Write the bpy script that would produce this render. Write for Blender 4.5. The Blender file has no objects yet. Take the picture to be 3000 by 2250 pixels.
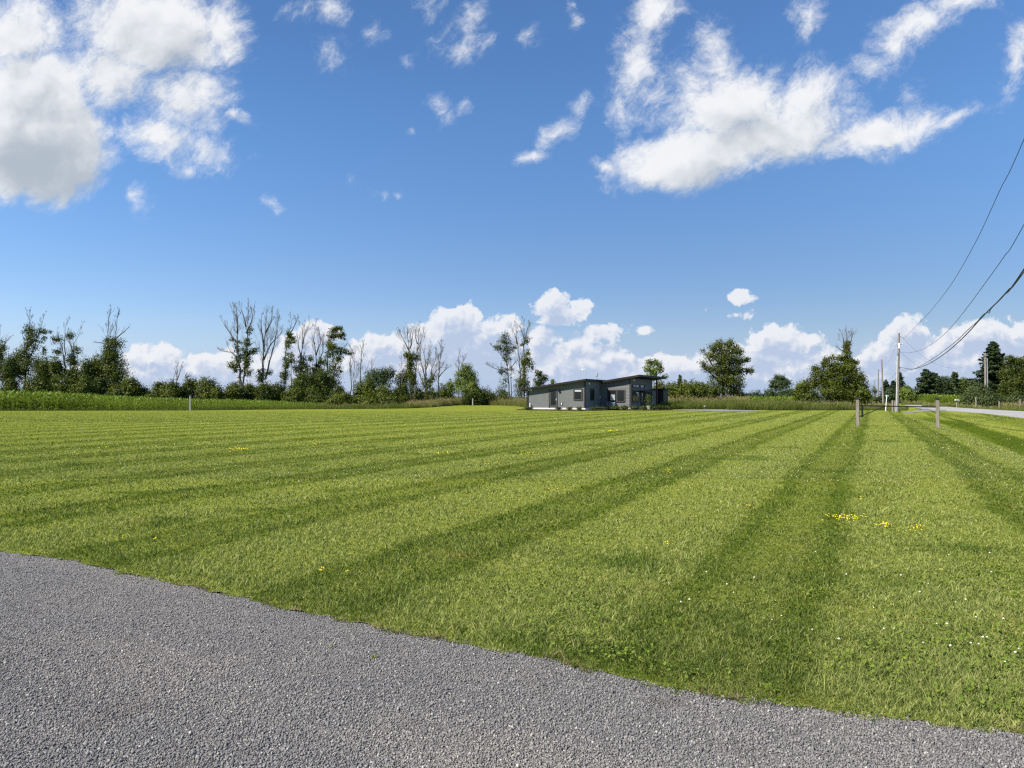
import bpy, bmesh, math, random
import numpy as np
from mathutils import Vector, Matrix

SC = bpy.context.scene
COL = SC.collection
PI = math.pi
R = math.radians

# ---------------------------------------------------------------- camera
F = 2167.0                                   # focal length in pixels of the 3000 px wide photograph
CAMH = 1.6
PITCH = math.atan(37.0 / F)
cam_d = bpy.data.cameras.new('camera')
cam = bpy.data.objects.new('camera', cam_d)
COL.objects.link(cam)
cam.location = (0, 0, CAMH)
cam.rotation_euler = (PI / 2 + PITCH, 0, 0)
cam_d.sensor_width = 36.0
cam_d.lens = 36.0 * F / 3000.0
cam_d.clip_start = 0.05
cam_d.clip_end = 20000
SC.camera = cam

# ---------------------------------------------------------------- light, exposure
SUN_EL = R(45)
SUN_H = Vector((-0.89, -0.45, 0)).normalized()          # horizontal direction towards the sun
SUN_DIR = Vector((SUN_H.x * math.cos(SUN_EL), SUN_H.y * math.cos(SUN_EL), math.sin(SUN_EL)))
sun_d = bpy.data.lights.new('sun', 'SUN')
sun_d.energy = 5.0
sun_d.angle = R(0.5)
sun_d.color = (1.0, 0.95, 0.86)
sun = bpy.data.objects.new('sun', sun_d)
COL.objects.link(sun)
sun.rotation_euler = (-SUN_DIR).to_track_quat('-Z', 'Y').to_euler()

SC.view_settings.view_transform = 'Standard'
SC.view_settings.look = 'None'
SC.view_settings.exposure = 1.0
SC.view_settings.gamma = 1.0
SC.view_settings.use_curve_mapping = False
SC.cycles.use_denoising = False
SC.cycles.max_bounces = 6
SC.cycles.transparent_max_bounces = 6
SC.cycles.filter_width = 1.3


class Nodes:
    """Small helper that wires shader nodes."""
    def __init__(self, tree):
        self.t = tree

    def new(self, kind, **kw):
        n = self.t.nodes.new(kind)
        for k, v in kw.items():
            setattr(n, k, v)
        return n

    def put(self, sock, v):
        if isinstance(v, bpy.types.NodeSocket):
            self.t.links.new(v, sock)
        elif v is not None:
            sock.default_value = v

    def m(self, op, a, b=None, c=None, clamp=False):
        n = self.new('ShaderNodeMath', operation=op)
        n.use_clamp = clamp
        for s, v in zip(n.inputs, (a, b, c)):
            self.put(s, v)
        return n.outputs[0]

    def vm(self, op, a, b=None, scale=None):
        n = self.new('ShaderNodeVectorMath', operation=op)
        self.put(n.inputs[0], a)
        if b is not None:
            self.put(n.inputs[1], b)
        if scale is not None:
            self.put(n.inputs['Scale'], scale)
        return n.outputs['Value'] if op in ('LENGTH', 'DOT_PRODUCT', 'DISTANCE') else n.outputs[0]

    def ramp(self, v, a, b, c=0.0, d=1.0, smooth=True):
        n = self.new('ShaderNodeMapRange')
        n.interpolation_type = 'SMOOTHSTEP' if smooth else 'LINEAR'
        n.clamp = True
        self.put(n.inputs[0], v)
        for i, x in zip((1, 2, 3, 4), (a, b, c, d)):
            self.put(n.inputs[i], x)
        return n.outputs[0]

    def noise(self, vec, scale, detail=4.0, rough=0.5, lac=2.0, dist=0.0, color=False):
        n = self.new('ShaderNodeTexNoise')
        self.put(n.inputs['Vector'], vec)
        n.inputs['Scale'].default_value = scale
        n.inputs['Detail'].default_value = detail
        n.inputs['Roughness'].default_value = rough
        n.inputs['Lacunarity'].default_value = lac
        n.inputs['Distortion'].default_value = dist
        return n.outputs['Color'] if color else n.outputs['Fac']

    def mix(self, f, a, b, mode='MIX'):
        n = self.new('ShaderNodeMix', data_type='RGBA', blend_type=mode)
        n.clamp_factor = True
        self.put(n.inputs[0], f)
        self.put(n.inputs[6], a)
        self.put(n.inputs[7], b)
        return n.outputs[2]

    def comb(self, x, y, z):
        n = self.new('ShaderNodeCombineXYZ')
        for s, v in zip(n.inputs, (x, y, z)):
            self.put(s, v)
        return n.outputs[0]


# ---------------------------------------------------------------- sky with clouds (world)
def sky_uv(x, y):
    """Direction of a cloud given in the 2212 px overview of the photograph -> (X/Y, Z/Y)."""
    px, py = x * 3000 / 2212, y * 3000 / 2212
    xc, yc = (px - 1500) / F, (1125 - py) / F
    d = math.cos(PITCH) - yc * math.sin(PITCH)
    return xc / d, (math.sin(PITCH) + yc * math.cos(PITCH)) / d


# each cloud lump: x, y, half width, half height, tilt (degrees, anticlockwise), weight
HIGH = [
    (40, 60, 150, 115, 0, 1.2), (330, 60, 250, 130, -6, 1.5), (400, 215, 150, 110, -25, 1.1), (245, 150, 150, 120, 0, 1.2),
    (440, 325, 115, 62, -12, .62), (505, 262, 62, 28, -12, .75), (340, 290, 130, 80, -12, .95), (470, 60, 95, 110, 0, 1.1),
    (60, 300, 240, 165, 0, 2.5), (70, 180, 190, 110, 0, 1.6), (480, 335, 60, 26, -40, .6), (400, 362, 46, 24, 10, .5), (130, 400, 90, 40, 10, .7),
    (1375, 130, 75, 165, -12, .78), (1420, 15, 80, 70, 0, .95), (1350, 220, 70, 80, 0, .55), (1540, 120, 75, 110, 10, .85), (1420, 200, 120, 120, 0, .5),
    (1570, 230, 210, 140, 10, 1.25), (1500, 335, 240, 85, 10, 1.6), (1660, 295, 260, 100, 10, 1.4), (1750, 215, 200, 105, 0, .95), (1870, 150, 100, 55, 22, .5),
    (1900, 290, 240, 62, 10, 1.2), (2050, 264, 105, 28, 22, .72), (1310, 357, 58, 24, -12, .75), (1385, 330, 80, 60, 0, .9), (1470, 372, 120, 40, 0, 1.2), (1960, 220, 60, 60, 0, .4),
    (1150, 338, 66, 26, 22, .72), (1200, 285, 80, 32, 45, .74), (1253, 225, 46, 28, 45, .66),
    (930, 25, 60, 70, 22, .48), (1015, 35, 50, 75, -12, .56), (1000, 110, 80, 50, 10, .52), (960, 80, 60, 60, 0, .40), (720, 110, 54, 58, 22, .47), (660, 15, 115, 40, 10, .46), (715, 12, 56, 46, 0, .62), (815, 62, 46, 34, 0, .42),
    (945, 225, 44, 44, 60, .44), (1000, 215, 32, 28, 0, .42), (1145, 90, 32, 40, -25, .46), (1245, 45, 30, 38, -12, .56), (1240, 8, 26, 34, 0, .44), (1755, 30, 64, 78, -12, .60),
    (1990, 45, 170, 62, 22, 1.0), (1930, 95, 70, 50, 22, .7), (2070, 5, 110, 44, 10, .9), (2188, 130, 44, 120, -12, .70), (2160, 185, 30, 36, -25, .36), (2210, 80, 36, 50, 0, .6),
    (300, 435, 34, 62, 10, .54), (590, 432, 46, 24, -25, .46), (825, 412, 50, 20, -12, .32), (865, 410, 18, 16, 0, .36), (880, 130, 22, 24, 0, .40), (893, 283, 16, 26, 0, .36),
    (750, 385, 36, 24, 22, .27), (160, 392, 50, 36, 22, .7), (245, 340, 22, 26, 0, .5),
]
LOW = [
    (1598, 640, 46, 24, 10, .75), (1600, 678, 32, 16, 0, .42), (1395, 712, 28, 16, 0, .6), (1555, 660, 44, 14, 0, .2),
    (1196, 664, 52, 42, 0, 1.05), (1250, 672, 36, 38, 0, .85), (1215, 692, 70, 16, 0, .8),
    (985, 705, 80, 55, 10, 1.2), (1060, 722, 85, 52, 0, 1.15), (940, 735, 80, 50, 0, 1.1), (1020, 752, 150, 52, 0, 1.2), (1105, 702, 36, 34, 0, .9), (1010, 680, 40, 34, 0, .9),
    (1172, 735, 52, 40, 22, .95), (1300, 722, 76, 28, 10, .75), (1240, 745, 70, 30, 22, .72), (1255, 785, 170, 40, 0, 1.1), (1310, 768, 60, 36, 0, .9), (1180, 795, 110, 40, 0, .9),
    (690, 718, 50, 36, 0, 1.0), (650, 745, 70, 44, 0, .9), (825, 752, 78, 44, 0, 1.1), (790, 775, 80, 40, 0, .9), (770, 742, 22, 22, 0, .5), (900, 790, 100, 40, 0, .8),
    (340, 768, 85, 34, 0, 1.0), (430, 792, 130, 36, 0, 1.0), (300, 800, 80, 44, 0, .9), (490, 775, 40, 30, 0, .6), (600, 795, 110, 46, 0, .9), (540, 805, 110, 34, 0, .8),
    (1450, 785, 100, 32, 0, .95), (1530, 778, 80, 34, 10, .9), (1580, 765, 50, 32, 0, .85), (1400, 800, 120, 30, 0, .8),
    (1690, 738, 105, 38, 0, 1.1), (1640, 765, 90, 36, 10, .9), (1750, 775, 110, 32, 10, .85), (1690, 800, 150, 32, 0, .85), (1600, 800, 110, 32, 0, .8),
    (1955, 728, 66, 54, 22, 1.2), (1900, 765, 95, 42, 22, 1.05), (2000, 770, 170, 50, 0, 1.1), (2110, 722, 100, 42, 10, 1.1), (2190, 732, 100, 42, 0, 1.05), (2130, 775, 180, 44, 0, 1.0), (1850, 805, 120, 32, 0, .8),
    (2300, 750, 160, 60, 0, 1.0), (150, 810, 120, 26, 0, .6), (2420, 720, 160, 60, 0, 1.0), (-200, 770, 200, 50, 0, 1.0),
]
# the flat hazy tail of the cloud bank along the horizon
BANK = [(700, 830, 480, 60, 0, 1.0), (1250, 815, 420, 75, 0, 1.0), (1650, 810, 300, 70, 0, .8), (2050, 800, 380, 80, 0, 1.0), (2600, 800, 380, 90, 0, 1.0), (-300, 820, 500, 60, 0, 1.0)]


TILTS = (-60, -40, -25, -12, 0, 10, 22, 45, 60)


def cloud_field(name, lumps, smooth):
    """Node group: point on the sky -> how deep inside a cloud it lies (below 0 = clear air)."""
    g = bpy.data.node_groups.new(name, 'ShaderNodeTree')
    g.interface.new_socket('P', in_out='INPUT', socket_type='NodeSocketVector')
    g.interface.new_socket('Depth', in_out='OUTPUT', socket_type='NodeSocketFloat')
    N = Nodes(g)
    gi = N.new('NodeGroupInput').outputs[0]
    lumps = [(min(TILTS, key=lambda t: abs(t - l[4])),) + tuple(l) for l in lumps]
    lumps.sort(key=lambda l: l[0])
    acc, last = None, None
    k = 3000 / 2212 / F
    for (t, x, y, rx, ry, _a, w) in lumps:
        ca, sa = math.cos(R(t)), math.sin(R(t))
        if t != last:
            px_ = N.vm('DOT_PRODUCT', gi, (ca, sa, 0))
            py_ = N.vm('DOT_PRODUCT', gi, (-sa, ca, 0))
            last = t
        u, v = sky_uv(x, y)
        cx, cy = u * ca + v * sa, -u * sa + v * ca
        fm = N.new('ShaderNodeVectorMath', operation='MULTIPLY_ADD')
        # the running result rides along in z (scaled to nothing) so the lumps are evaluated one after another
        N.put(fm.inputs[0], N.comb(px_, py_, 0.0 if acc is None else acc))
        fm.inputs[1].default_value = (1 / (rx * k), 1 / (ry * k), 1e-6)
        fm.inputs[2].default_value = (-cx / (rx * k), -cy / (ry * k), 0)
        val = N.m('MULTIPLY_ADD', N.vm('LENGTH', fm.outputs[0]), -w, w)
        acc = val if acc is None else N.m('SMOOTH_MAX', acc, val, smooth)
    go = N.new('NodeGroupOutput')
    N.put(go.inputs[0], acc)
    return g


SKY_STR = 0.05            # the picture is exposed one stop up
world = bpy.data.worlds.new('World')
SC.world = world
world.use_nodes = True
wt = world.node_tree
wt.nodes.clear()
W = Nodes(wt)
sky = W.new('ShaderNodeTexSky', sky_type='NISHITA')
sky.sun_disc = False
sky.sun_elevation = SUN_EL
sky.sun_rotation = -math.atan2(SUN_H.x, SUN_H.y)
sky.altitude = 100
sky.air_density = 1.0
sky.dust_density = 0.15
sky.ozone_density = 3.0
tc = W.new('ShaderNodeTexCoord').outputs['Generated']
sep = W.new('ShaderNodeSeparateXYZ')
W.put(sep.inputs[0], tc)
dy = W.m('MAXIMUM', sep.outputs[1], 0.08)
uu = W.m('DIVIDE', sep.outputs[0], dy)
vv = W.m('DIVIDE', sep.outputs[2], dy)
P = W.comb(uu, vv, 0.0)
hs = W.new('ShaderNodeHueSaturation')
W.put(hs.inputs['Color'], sky.outputs[0])
hs.inputs['Saturation'].default_value = 1.12
hs.inputs['Value'].default_value = 1.0
high_air = W.ramp(vv, 0.02, 0.42)
sky_col = W.mix(1.0, hs.outputs[0], W.mix(high_air, (1.0, .98, 1.15, 1), (1.22, 1.38, 1.56, 1)), 'MULTIPLY')

sky_col = W.mix(W.ramp(vv, -0.02, 0.13, 0.9, 0.0), sky_col, (3.9, 5.3, 7.9, 1))       # pale blue air at the horizon


def group(g, p):
    n = W.new('ShaderNodeGroup')
    n.node_tree = g
    W.put(n.inputs[0], p)
    return n.outputs[0]


def warp(p, scale, amount, detail=3.0, off=0.0):
    c = W.noise(W.vm('ADD', p, (off, off * 1.7, off * .3)), scale, detail, 0.55, color=True)
    c = W.vm('SUBTRACT', c, (.5, .5, .5))
    c = W.vm('MULTIPLY', c, (amount, amount, 0))
    return W.vm('ADD', p, c)


big = [l for l in HIGH if l[2] > 85 and l[5] > .6]
bigl = [l for l in LOW if l[2] > 45 and l[5] > .6]
gh, gl, gb = cloud_field('high cloud lumps', HIGH, 0.12), cloud_field('low cloud lumps', LOW, 0.05), cloud_field('cloud bank', BANK, 0.1)
ghs, gls = cloud_field('high cloud shade', big, 0.15), cloud_field('low cloud shade', bigl, 0.06)
K = 10.0


def c3(r, g, b):
    return (r * K, g * K, b * K, 1)


def backdrop(colour):
    b = W.new('ShaderNodeBackground')
    W.put(b.inputs[0], colour)
    b.inputs[1].default_value = SKY_STR
    return b.outputs[0]


# high ragged cumulus
ph = warp(P, 8.0, 0.055, 4.0)
ph2 = warp(ph, 34.0, 0.012, 5.0, 3.1)
depth_h = group(gh, ph)
n_h = W.noise(ph2, 14.0, 11.0, 0.66)
pw = warp(ph2, 90.0, .006, 4.0, 5.0)
pw = W.comb(W.m('MULTIPLY', W.vm('DOT_PRODUCT', pw, (.79, .61, 0)), .65), W.vm('DOT_PRODUCT', pw, (-.61, .79, 0)), 0.0)
n_w = W.noise(pw, 52.0, 9.0, 0.74)          # fraying drawn out along the wind
n_all = W.m('ADD', W.m('MULTIPLY', n_h, 1.7), W.m('MULTIPLY', n_w, 1.6))
d_h = W.m('ADD', n_all, W.m('MULTIPLY_ADD', depth_h, 1.40, -1.74))
a_h = W.m('POWER', W.ramp(d_h, 0.0, 1.2), 1.2)
depth_hs = group(ghs, W.vm('ADD', ph, (-0.02, 0.036, 0)))
n_hs = W.noise(W.vm('ADD', ph2, (-.014, .020, 0)), 14.0, 4.0, 0.5)
n_h3 = W.noise(ph2, 14.0, 4.0, 0.5)
above = W.m('ADD', depth_hs, W.m('MULTIPLY', W.m('SUBTRACT', n_hs, n_h3), 2.2))
above = W.m('ADD', above, W.m('MULTIPLY', W.m('SUBTRACT', .5, n_w), .7))
shade_h = W.ramp(above, 0.15, 2.0, 0.0, 1.0)
hi_col = W.mix(shade_h, c3(.92, .93, .95), c3(.46, .52, .59))
high_bg = backdrop(W.mix(W.m('MULTIPLY', a_h, .97), sky_col, hi_col))
# low heaped cumulus near the horizon
pl = warp(P, 26.0, 0.022, 3.0, 7.7)
pl2 = warp(pl, 90.0, 0.005, 2.0, 1.3)
depth_l = group(gl, pl)
n_l = W.noise(pl2, 44.0, 8.0, 0.60)
d_l = W.m('MULTIPLY_ADD', n_l, 1.7, W.m('MULTIPLY_ADD', depth_l, 1.2, -1.0))
a_l = W.ramp(d_l, 0.0, 0.26)
depth_ls = group(gls, W.vm('ADD', pl, (-.006, .018, 0)))
n_ls = W.noise(W.vm('ADD', pl2, (-.005, .007, 0)), 44.0, 5.0, 0.55)
n_l3 = W.noise(pl2, 44.0, 5.0, 0.55)
above_l = W.m('ADD', depth_ls, W.m('MULTIPLY', W.m('SUBTRACT', n_ls, n_l3), 2.2))
shade_l = W.ramp(above_l, -0.15, 0.85, 0.0, 1.0)
n_b = W.noise(W.vm('MULTIPLY', P, (1, 2.5, 1)), 14.0, 5.0, 0.5)
d_b = W.m('ADD', group(gb, P), W.m('MULTIPLY_ADD', n_b, 1.0, -.5))
a_b = W.m('MULTIPLY', W.ramp(d_b, -0.1, 0.8), 0.42)
col = W.mix(a_b, sky_col, c3(.52, .62, .82))
low_col = W.mix(shade_l, c3(.90, .905, .935), c3(.50, .59, .78))
low_bg = backdrop(W.mix(W.m('MULTIPLY', a_l, .88), col, low_col))
# the half of the sky the photograph turns its back on: scattered fair-weather cloud
pb = W.vm('MULTIPLY', tc, (1, 1, 2.2))
back_col = W.mix(W.ramp(W.noise(pb, 2.4, 5.0, .55), .60, .74), sky_col, c3(.8, .82, .85))
back_bg = backdrop(back_col)


def choose(fac, a, b):
    n = W.new('ShaderNodeMixShader')
    W.put(n.inputs[0], fac)
    W.t.links.new(a, n.inputs[1])
    W.t.links.new(b, n.inputs[2])
    return n.outputs[0]


front = choose(W.m('GREATER_THAN', vv, sky_uv(0, 565)[1]), low_bg, high_bg)
ahead = W.m('MULTIPLY', W.m('GREATER_THAN', sep.outputs[1], 0.25), W.m('GREATER_THAN', sep.outputs[2], -0.03))
wo = W.new('ShaderNodeOutputWorld')
W.put(wo.inputs[0], choose(ahead, back_bg, front))
world.cycles.sampling_method = 'MANUAL'
world.cycles.sample_map_resolution = 512


# ================================================================ helpers
def uv(px, py):
    """Pixel of the 3000 x 2250 photograph -> (X/Y, (Z - eye)/Y) of the viewing ray."""
    xc, yc = (px - 1500) / F, (1125 - py) / F
    d = math.cos(PITCH) - yc * math.sin(PITCH)
    return xc / d, (math.sin(PITCH) + yc * math.cos(PITCH)) / d


def at(px, py, Y):
    """Point at depth Y seen at a pixel of the photograph."""
    u, v = uv(px, py)
    return Vector((u * Y, Y, CAMH + v * Y))


TH = math.atan((2556 - 1500) / F)                 # heading of the road and the mowing, from straight ahead
E1 = Vector((math.cos(TH), -math.sin(TH), 0))     # across, towards the road
E2 = Vector((math.sin(TH), math.cos(TH), 0))      # along the road, away


def to_qr(x, y):
    return x * E1.x + y * E1.y, x * E2.x + y * E2.y


def from_qr(q, r):
    return q * E1.x + r * E2.x, q * E1.y + r * E2.y


def lerp_table(tab, x):
    return np.interp(x, [t[0] for t in tab], [t[1] for t in tab])


ROAD_NEAR = [(-40, 9.2), (20, 9.0), (55, 8.6), (70, 8.2), (85, 6.4), (105, 4.9), (130, 4.4), (180, 5.0), (400, 8.0)]
SWALE = [(-9, 0), (-7.2, 0), (-5.6, -.10), (-4.4, -.40), (-3.8, -.42), (-2.6, -.16), (-.9, .20), (-.2, .24), (4.4, .24), (5.2, .18), (8, .02), (12, -.02)]


def terrain(x, y):
    """Height of the mown verge: flat lawn, a shallow ditch, the road bank."""
    q, r = to_qr(np.asarray(x, float), np.asarray(y, float))
    s = q - lerp_table(ROAD_NEAR, r)
    z = lerp_table(SWALE, s)
    fade = lerp_table([(70, 1), (100, .0)], r)
    return np.where(z < 0, z * fade, z)


_RAY = np.concatenate([np.arange(2.0, 40, .1), np.arange(40, 420, .25)])


def ground(px, py, lift=0.0):
    """Where the ray through a pixel first meets the terrain."""
    u, v = uv(px, py)
    h = CAMH + v * _RAY - terrain(u * _RAY, _RAY)
    k = int(np.argmax(h <= 0)) if (h <= 0).any() else len(_RAY) - 1
    k = max(1, k)
    t = h[k - 1] / (h[k - 1] - h[k] + 1e-9)
    Y = float(_RAY[k - 1] + (_RAY[k] - _RAY[k - 1]) * min(1, max(0, t)))
    return Vector((u * Y, Y, float(terrain(u * Y, Y)) + lift))


def put(o, parent=None):
    COL.objects.link(o)
    if parent is not None:
        o.parent = parent
    return o


def props(o, label=None, cat=None, group=None, kind=None):
    for k, v in (('label', label), ('category', cat), ('group', group), ('kind', kind)):
        if v:
            o[k] = v
    return o


def thing(name, loc, label, cat, group=None, rz=0.0):
    o = put(bpy.data.objects.new(name, None))
    o.empty_display_size = 0.2
    o.location = loc
    o.rotation_euler = (0, 0, rz)
    return props(o, label, cat, group)


def mesh_np(name, V, quads=None, tris=None, mat=None, parent=None, attr=None, smooth=False):
    """A mesh object from numpy arrays; attr is a per-vertex random value."""
    me = bpy.data.meshes.new(name)
    V = np.asarray(V, np.float32).reshape(-1, 3)
    q = np.zeros((0, 4), np.int32) if quads is None else np.asarray(quads, np.int32).reshape(-1, 4)
    t = np.zeros((0, 3), np.int32) if tris is None else np.asarray(tris, np.int32).reshape(-1, 3)
    me.vertices.add(len(V))
    me.vertices.foreach_set('co', V.ravel())
    loops = np.concatenate([q.ravel(), t.ravel()])
    me.loops.add(len(loops))
    me.loops.foreach_set('vertex_index', loops)
    nq, nt = len(q), len(t)
    me.polygons.add(nq + nt)
    me.polygons.foreach_set('loop_start', np.concatenate([np.arange(nq) * 4, nq * 4 + np.arange(nt) * 3]).astype(np.int32))
    me.update(calc_edges=True)
    if attr is not None:
        a = me.attributes.new('rnd', 'FLOAT', 'POINT')
        a.data.foreach_set('value', np.asarray(attr, np.float32).ravel())
    if smooth:
        me.polygons.foreach_set('use_smooth', np.ones(nq + nt, bool))
    if mat:
        me.materials.append(mat)
    return put(bpy.data.objects.new(name, me), parent)


class MB:
    """Collects shapes into one mesh."""
    def __init__(self):
        self.v, self.f = [], []

    def add(self, vs, fs):
        b = len(self.v)
        self.v.extend([tuple(p) for p in vs])
        self.f.extend([tuple(i + b for i in f) for f in fs])

    def box(self, c, s, rot=None, taper=1.0):
        hx, hy, hz = s[0] / 2, s[1] / 2, s[2] / 2
        vs = []
        for z in (-1, 1):
            k = taper if z > 0 else 1.0
            for x, y in ((-1, -1), (1, -1), (1, 1), (-1, 1)):
                p = Vector((x * hx * k, y * hy * k, z * hz))
                if rot is not None:
                    p = rot @ p
                vs.append(p + Vector(c))
        self.add(vs, [(3, 2, 1, 0), (4, 5, 6, 7), (0, 1, 5, 4), (1, 2, 6, 5), (2, 3, 7, 6), (3, 0, 4, 7)])

    def lohi(self, lo, hi):
        self.box([(a + b) / 2 for a, b in zip(lo, hi)], [b - a for a, b in zip(lo, hi)])

    def prism(self, pts, lo, hi, axis):
        """Polygon (2-D) swept along an axis: axis 'y' takes (x, z) points, 'z' takes (x, y), 'x' takes (y, z)."""
        n = len(pts)
        mk = {'y': lambda p, t: (p[0], t, p[1]), 'z': lambda p, t: (p[0], p[1], t), 'x': lambda p, t: (t, p[0], p[1])}[axis]
        vs = [mk(p, lo) for p in pts] + [mk(p, hi) for p in pts]
        self.add(vs, [tuple(range(n))[::-1], tuple(range(n, 2 * n))] + [(i, (i + 1) % n, n + (i + 1) % n, n + i) for i in range(n)])

    def tube(self, pts, radii, n=6, caps=True):
        P_ = np.asarray([tuple(p) for p in pts], float)
        m = len(P_)
        rr = np.asarray(radii if hasattr(radii, '__len__') else [radii] * m, float)
        T = np.gradient(P_, axis=0)
        T /= np.linalg.norm(T, axis=1)[:, None] + 1e-9
        ref = np.array([1.0, 0.13, 0]) if abs(T[:, 0]).mean() < .8 else np.array([0, .1, 1.0])
        A = np.cross(T, ref)
        A /= np.linalg.norm(A, axis=1)[:, None] + 1e-9
        B = np.cross(T, A)
        ang = np.arange(n) * 2 * PI / n
        ring = P_[:, None, :] + rr[:, None, None] * (np.cos(ang)[None, :, None] * A[:, None, :] + np.sin(ang)[None, :, None] * B[:, None, :])
        b = len(self.v)
        self.v.extend(map(tuple, ring.reshape(-1, 3)))
        for i in range(m - 1):
            for j in range(n):
                k = (j + 1) % n
                self.f.append((b + i * n + j, b + i * n + k, b + (i + 1) * n + k, b + (i + 1) * n + j))
        if caps:
            self.f.append(tuple(b + j for j in range(n))[::-1])
            self.f.append(tuple(b + (m - 1) * n + j for j in range(n)))

    def lathe(self, prof, c=(0, 0, 0), n=16):
        """Profile of (radius, z) turned about the z axis."""
        vs, fs = [], []
        for r, z in prof:
            for j in range(n):
                a = 2 * PI * j / n
                vs.append((c[0] + r * math.cos(a), c[1] + r * math.sin(a), c[2] + z))
        for i in range(len(prof) - 1):
            for j in range(n):
                k = (j + 1) % n
                fs.append((i * n + j, i * n + k, (i + 1) * n + k, (i + 1) * n + j))
        fs.append(tuple(range(n))[::-1])
        fs.append(tuple((len(prof) - 1) * n + j for j in range(n)))
        self.add(vs, fs)

    def build(self, name, mat, parent=None, smooth=False, bevel=0.0):
        me = bpy.data.meshes.new(name)
        me.from_pydata(self.v, [], self.f)
        if smooth:
            me.polygons.foreach_set('use_smooth', np.ones(len(me.polygons), bool))
        if bevel:
            bm = bmesh.new()
            bm.from_mesh(me)
            bmesh.ops.bevel(bm, geom=bm.edges[:], offset=bevel, segments=1, affect='EDGES', clamp_overlap=True)
            bm.to_mesh(me)
            bm.free()
        me.materials.append(mat)
        me.update()
        return put(bpy.data.objects.new(name, me), parent)


# ================================================================ materials
def new_mat(name):
    m = bpy.data.materials.new(name)
    m.use_nodes = True
    m.node_tree.nodes.clear()
    N = Nodes(m.node_tree)
    out = N.new('ShaderNodeOutputMaterial')
    return m, N, out


def principled(N, out, col, rough=.7, spec=.3, metal=0.0, bump=None, bump_d=.01, bump_s=.5):
    b = N.new('ShaderNodeBsdfPrincipled')
    N.put(b.inputs['Base Color'], col if isinstance(col, bpy.types.NodeSocket) else (*col, 1))
    N.put(b.inputs['Roughness'], rough)
    b.inputs['Specular IOR Level'].default_value = spec
    b.inputs['Metallic'].default_value = metal
    if bump is not None:
        bn = N.new('ShaderNodeBump')
        bn.inputs['Strength'].default_value = bump_s
        bn.inputs['Distance'].default_value = bump_d
        N.put(bn.inputs['Height'], bump)
        N.t.links.new(bn.outputs[0], b.inputs['Normal'])
    N.t.links.new(b.outputs[0], out.inputs[0])
    return b


def mat_paint(name, col, rough=.6, spec=.3, var=.12, scale=3.0, metal=0.0):
    """Painted or coated surface with faint weathering."""
    m, N, out = new_mat(name)
    o = N.new('ShaderNodeTexCoord').outputs['Object']
    n = N.noise(o, scale, 5, .6)
    c = N.mix(N.ramp(n, .3, .7), (*[x * (1 - var) for x in col], 1), (*[min(1, x * (1 + var)) for x in col], 1))
    principled(N, out, c, N.ramp(n, .3, .7, rough - .06, rough + .06), spec, metal)
    return m


def mat_wood(name, c0, c1, grain=(40, 40, 2.5)):
    m, N, out = new_mat(name)
    o = N.new('ShaderNodeTexCoord').outputs['Object']
    st = N.vm('MULTIPLY', o, grain)
    n = N.noise(st, 1.0, 6, .65)
    big = N.noise(o, 1.7, 3, .5)
    c = N.mix(N.ramp(n, .3, .72), (*c0, 1), (*c1, 1))
    c = N.mix(N.m('MULTIPLY', N.ramp(big, .45, .75), .5), c, (*[x * .6 for x in c0], 1))
    principled(N, out, c, .85, .15, bump=n, bump_d=.01, bump_s=.6)
    return m


def mat_leaf(name, dark, light, trans=.14, patch=.35, gloss=.012):
    """Foliage: colour differs from leaf to leaf and slowly across a crown."""
    m, N, out = new_mat(name)
    a = N.new('ShaderNodeAttribute')
    a.attribute_name = 'rnd'
    g = N.new('ShaderNodeNewGeometry')
    n = N.noise(g.outputs['Position'], patch, 3, .55)
    f = N.m('ADD', N.m('MULTIPLY', a.outputs['Fac'], .6), N.m('MULTIPLY', N.ramp(n, .3, .7), .4))
    c = N.mix(f, (*dark, 1), (*light, 1))
    d = N.new('ShaderNodeBsdfDiffuse')
    N.put(d.inputs[0], c)
    t = N.new('ShaderNodeBsdfTranslucent')
    N.put(t.inputs[0], N.mix(1.0, c, (1.15, 1.2, .5, 1), 'MULTIPLY'))
    mx = N.new('ShaderNodeMixShader')
    mx.inputs[0].default_value = trans
    N.t.links.new(d.outputs[0], mx.inputs[1])
    N.t.links.new(t.outputs[0], mx.inputs[2])
    gl = N.new('ShaderNodeBsdfGlossy')
    gl.inputs['Roughness'].default_value = .45
    gl.inputs[0].default_value = (.8, .85, .8, 1)
    mg = N.new('ShaderNodeMixShader')
    mg.inputs[0].default_value = gloss
    N.t.links.new(mx.outputs[0], mg.inputs[1])
    N.t.links.new(gl.outputs[0], mg.inputs[2])
    N.t.links.new(mg.outputs[0], out.inputs[0])
    return m


STRIPE = 3.05


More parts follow.
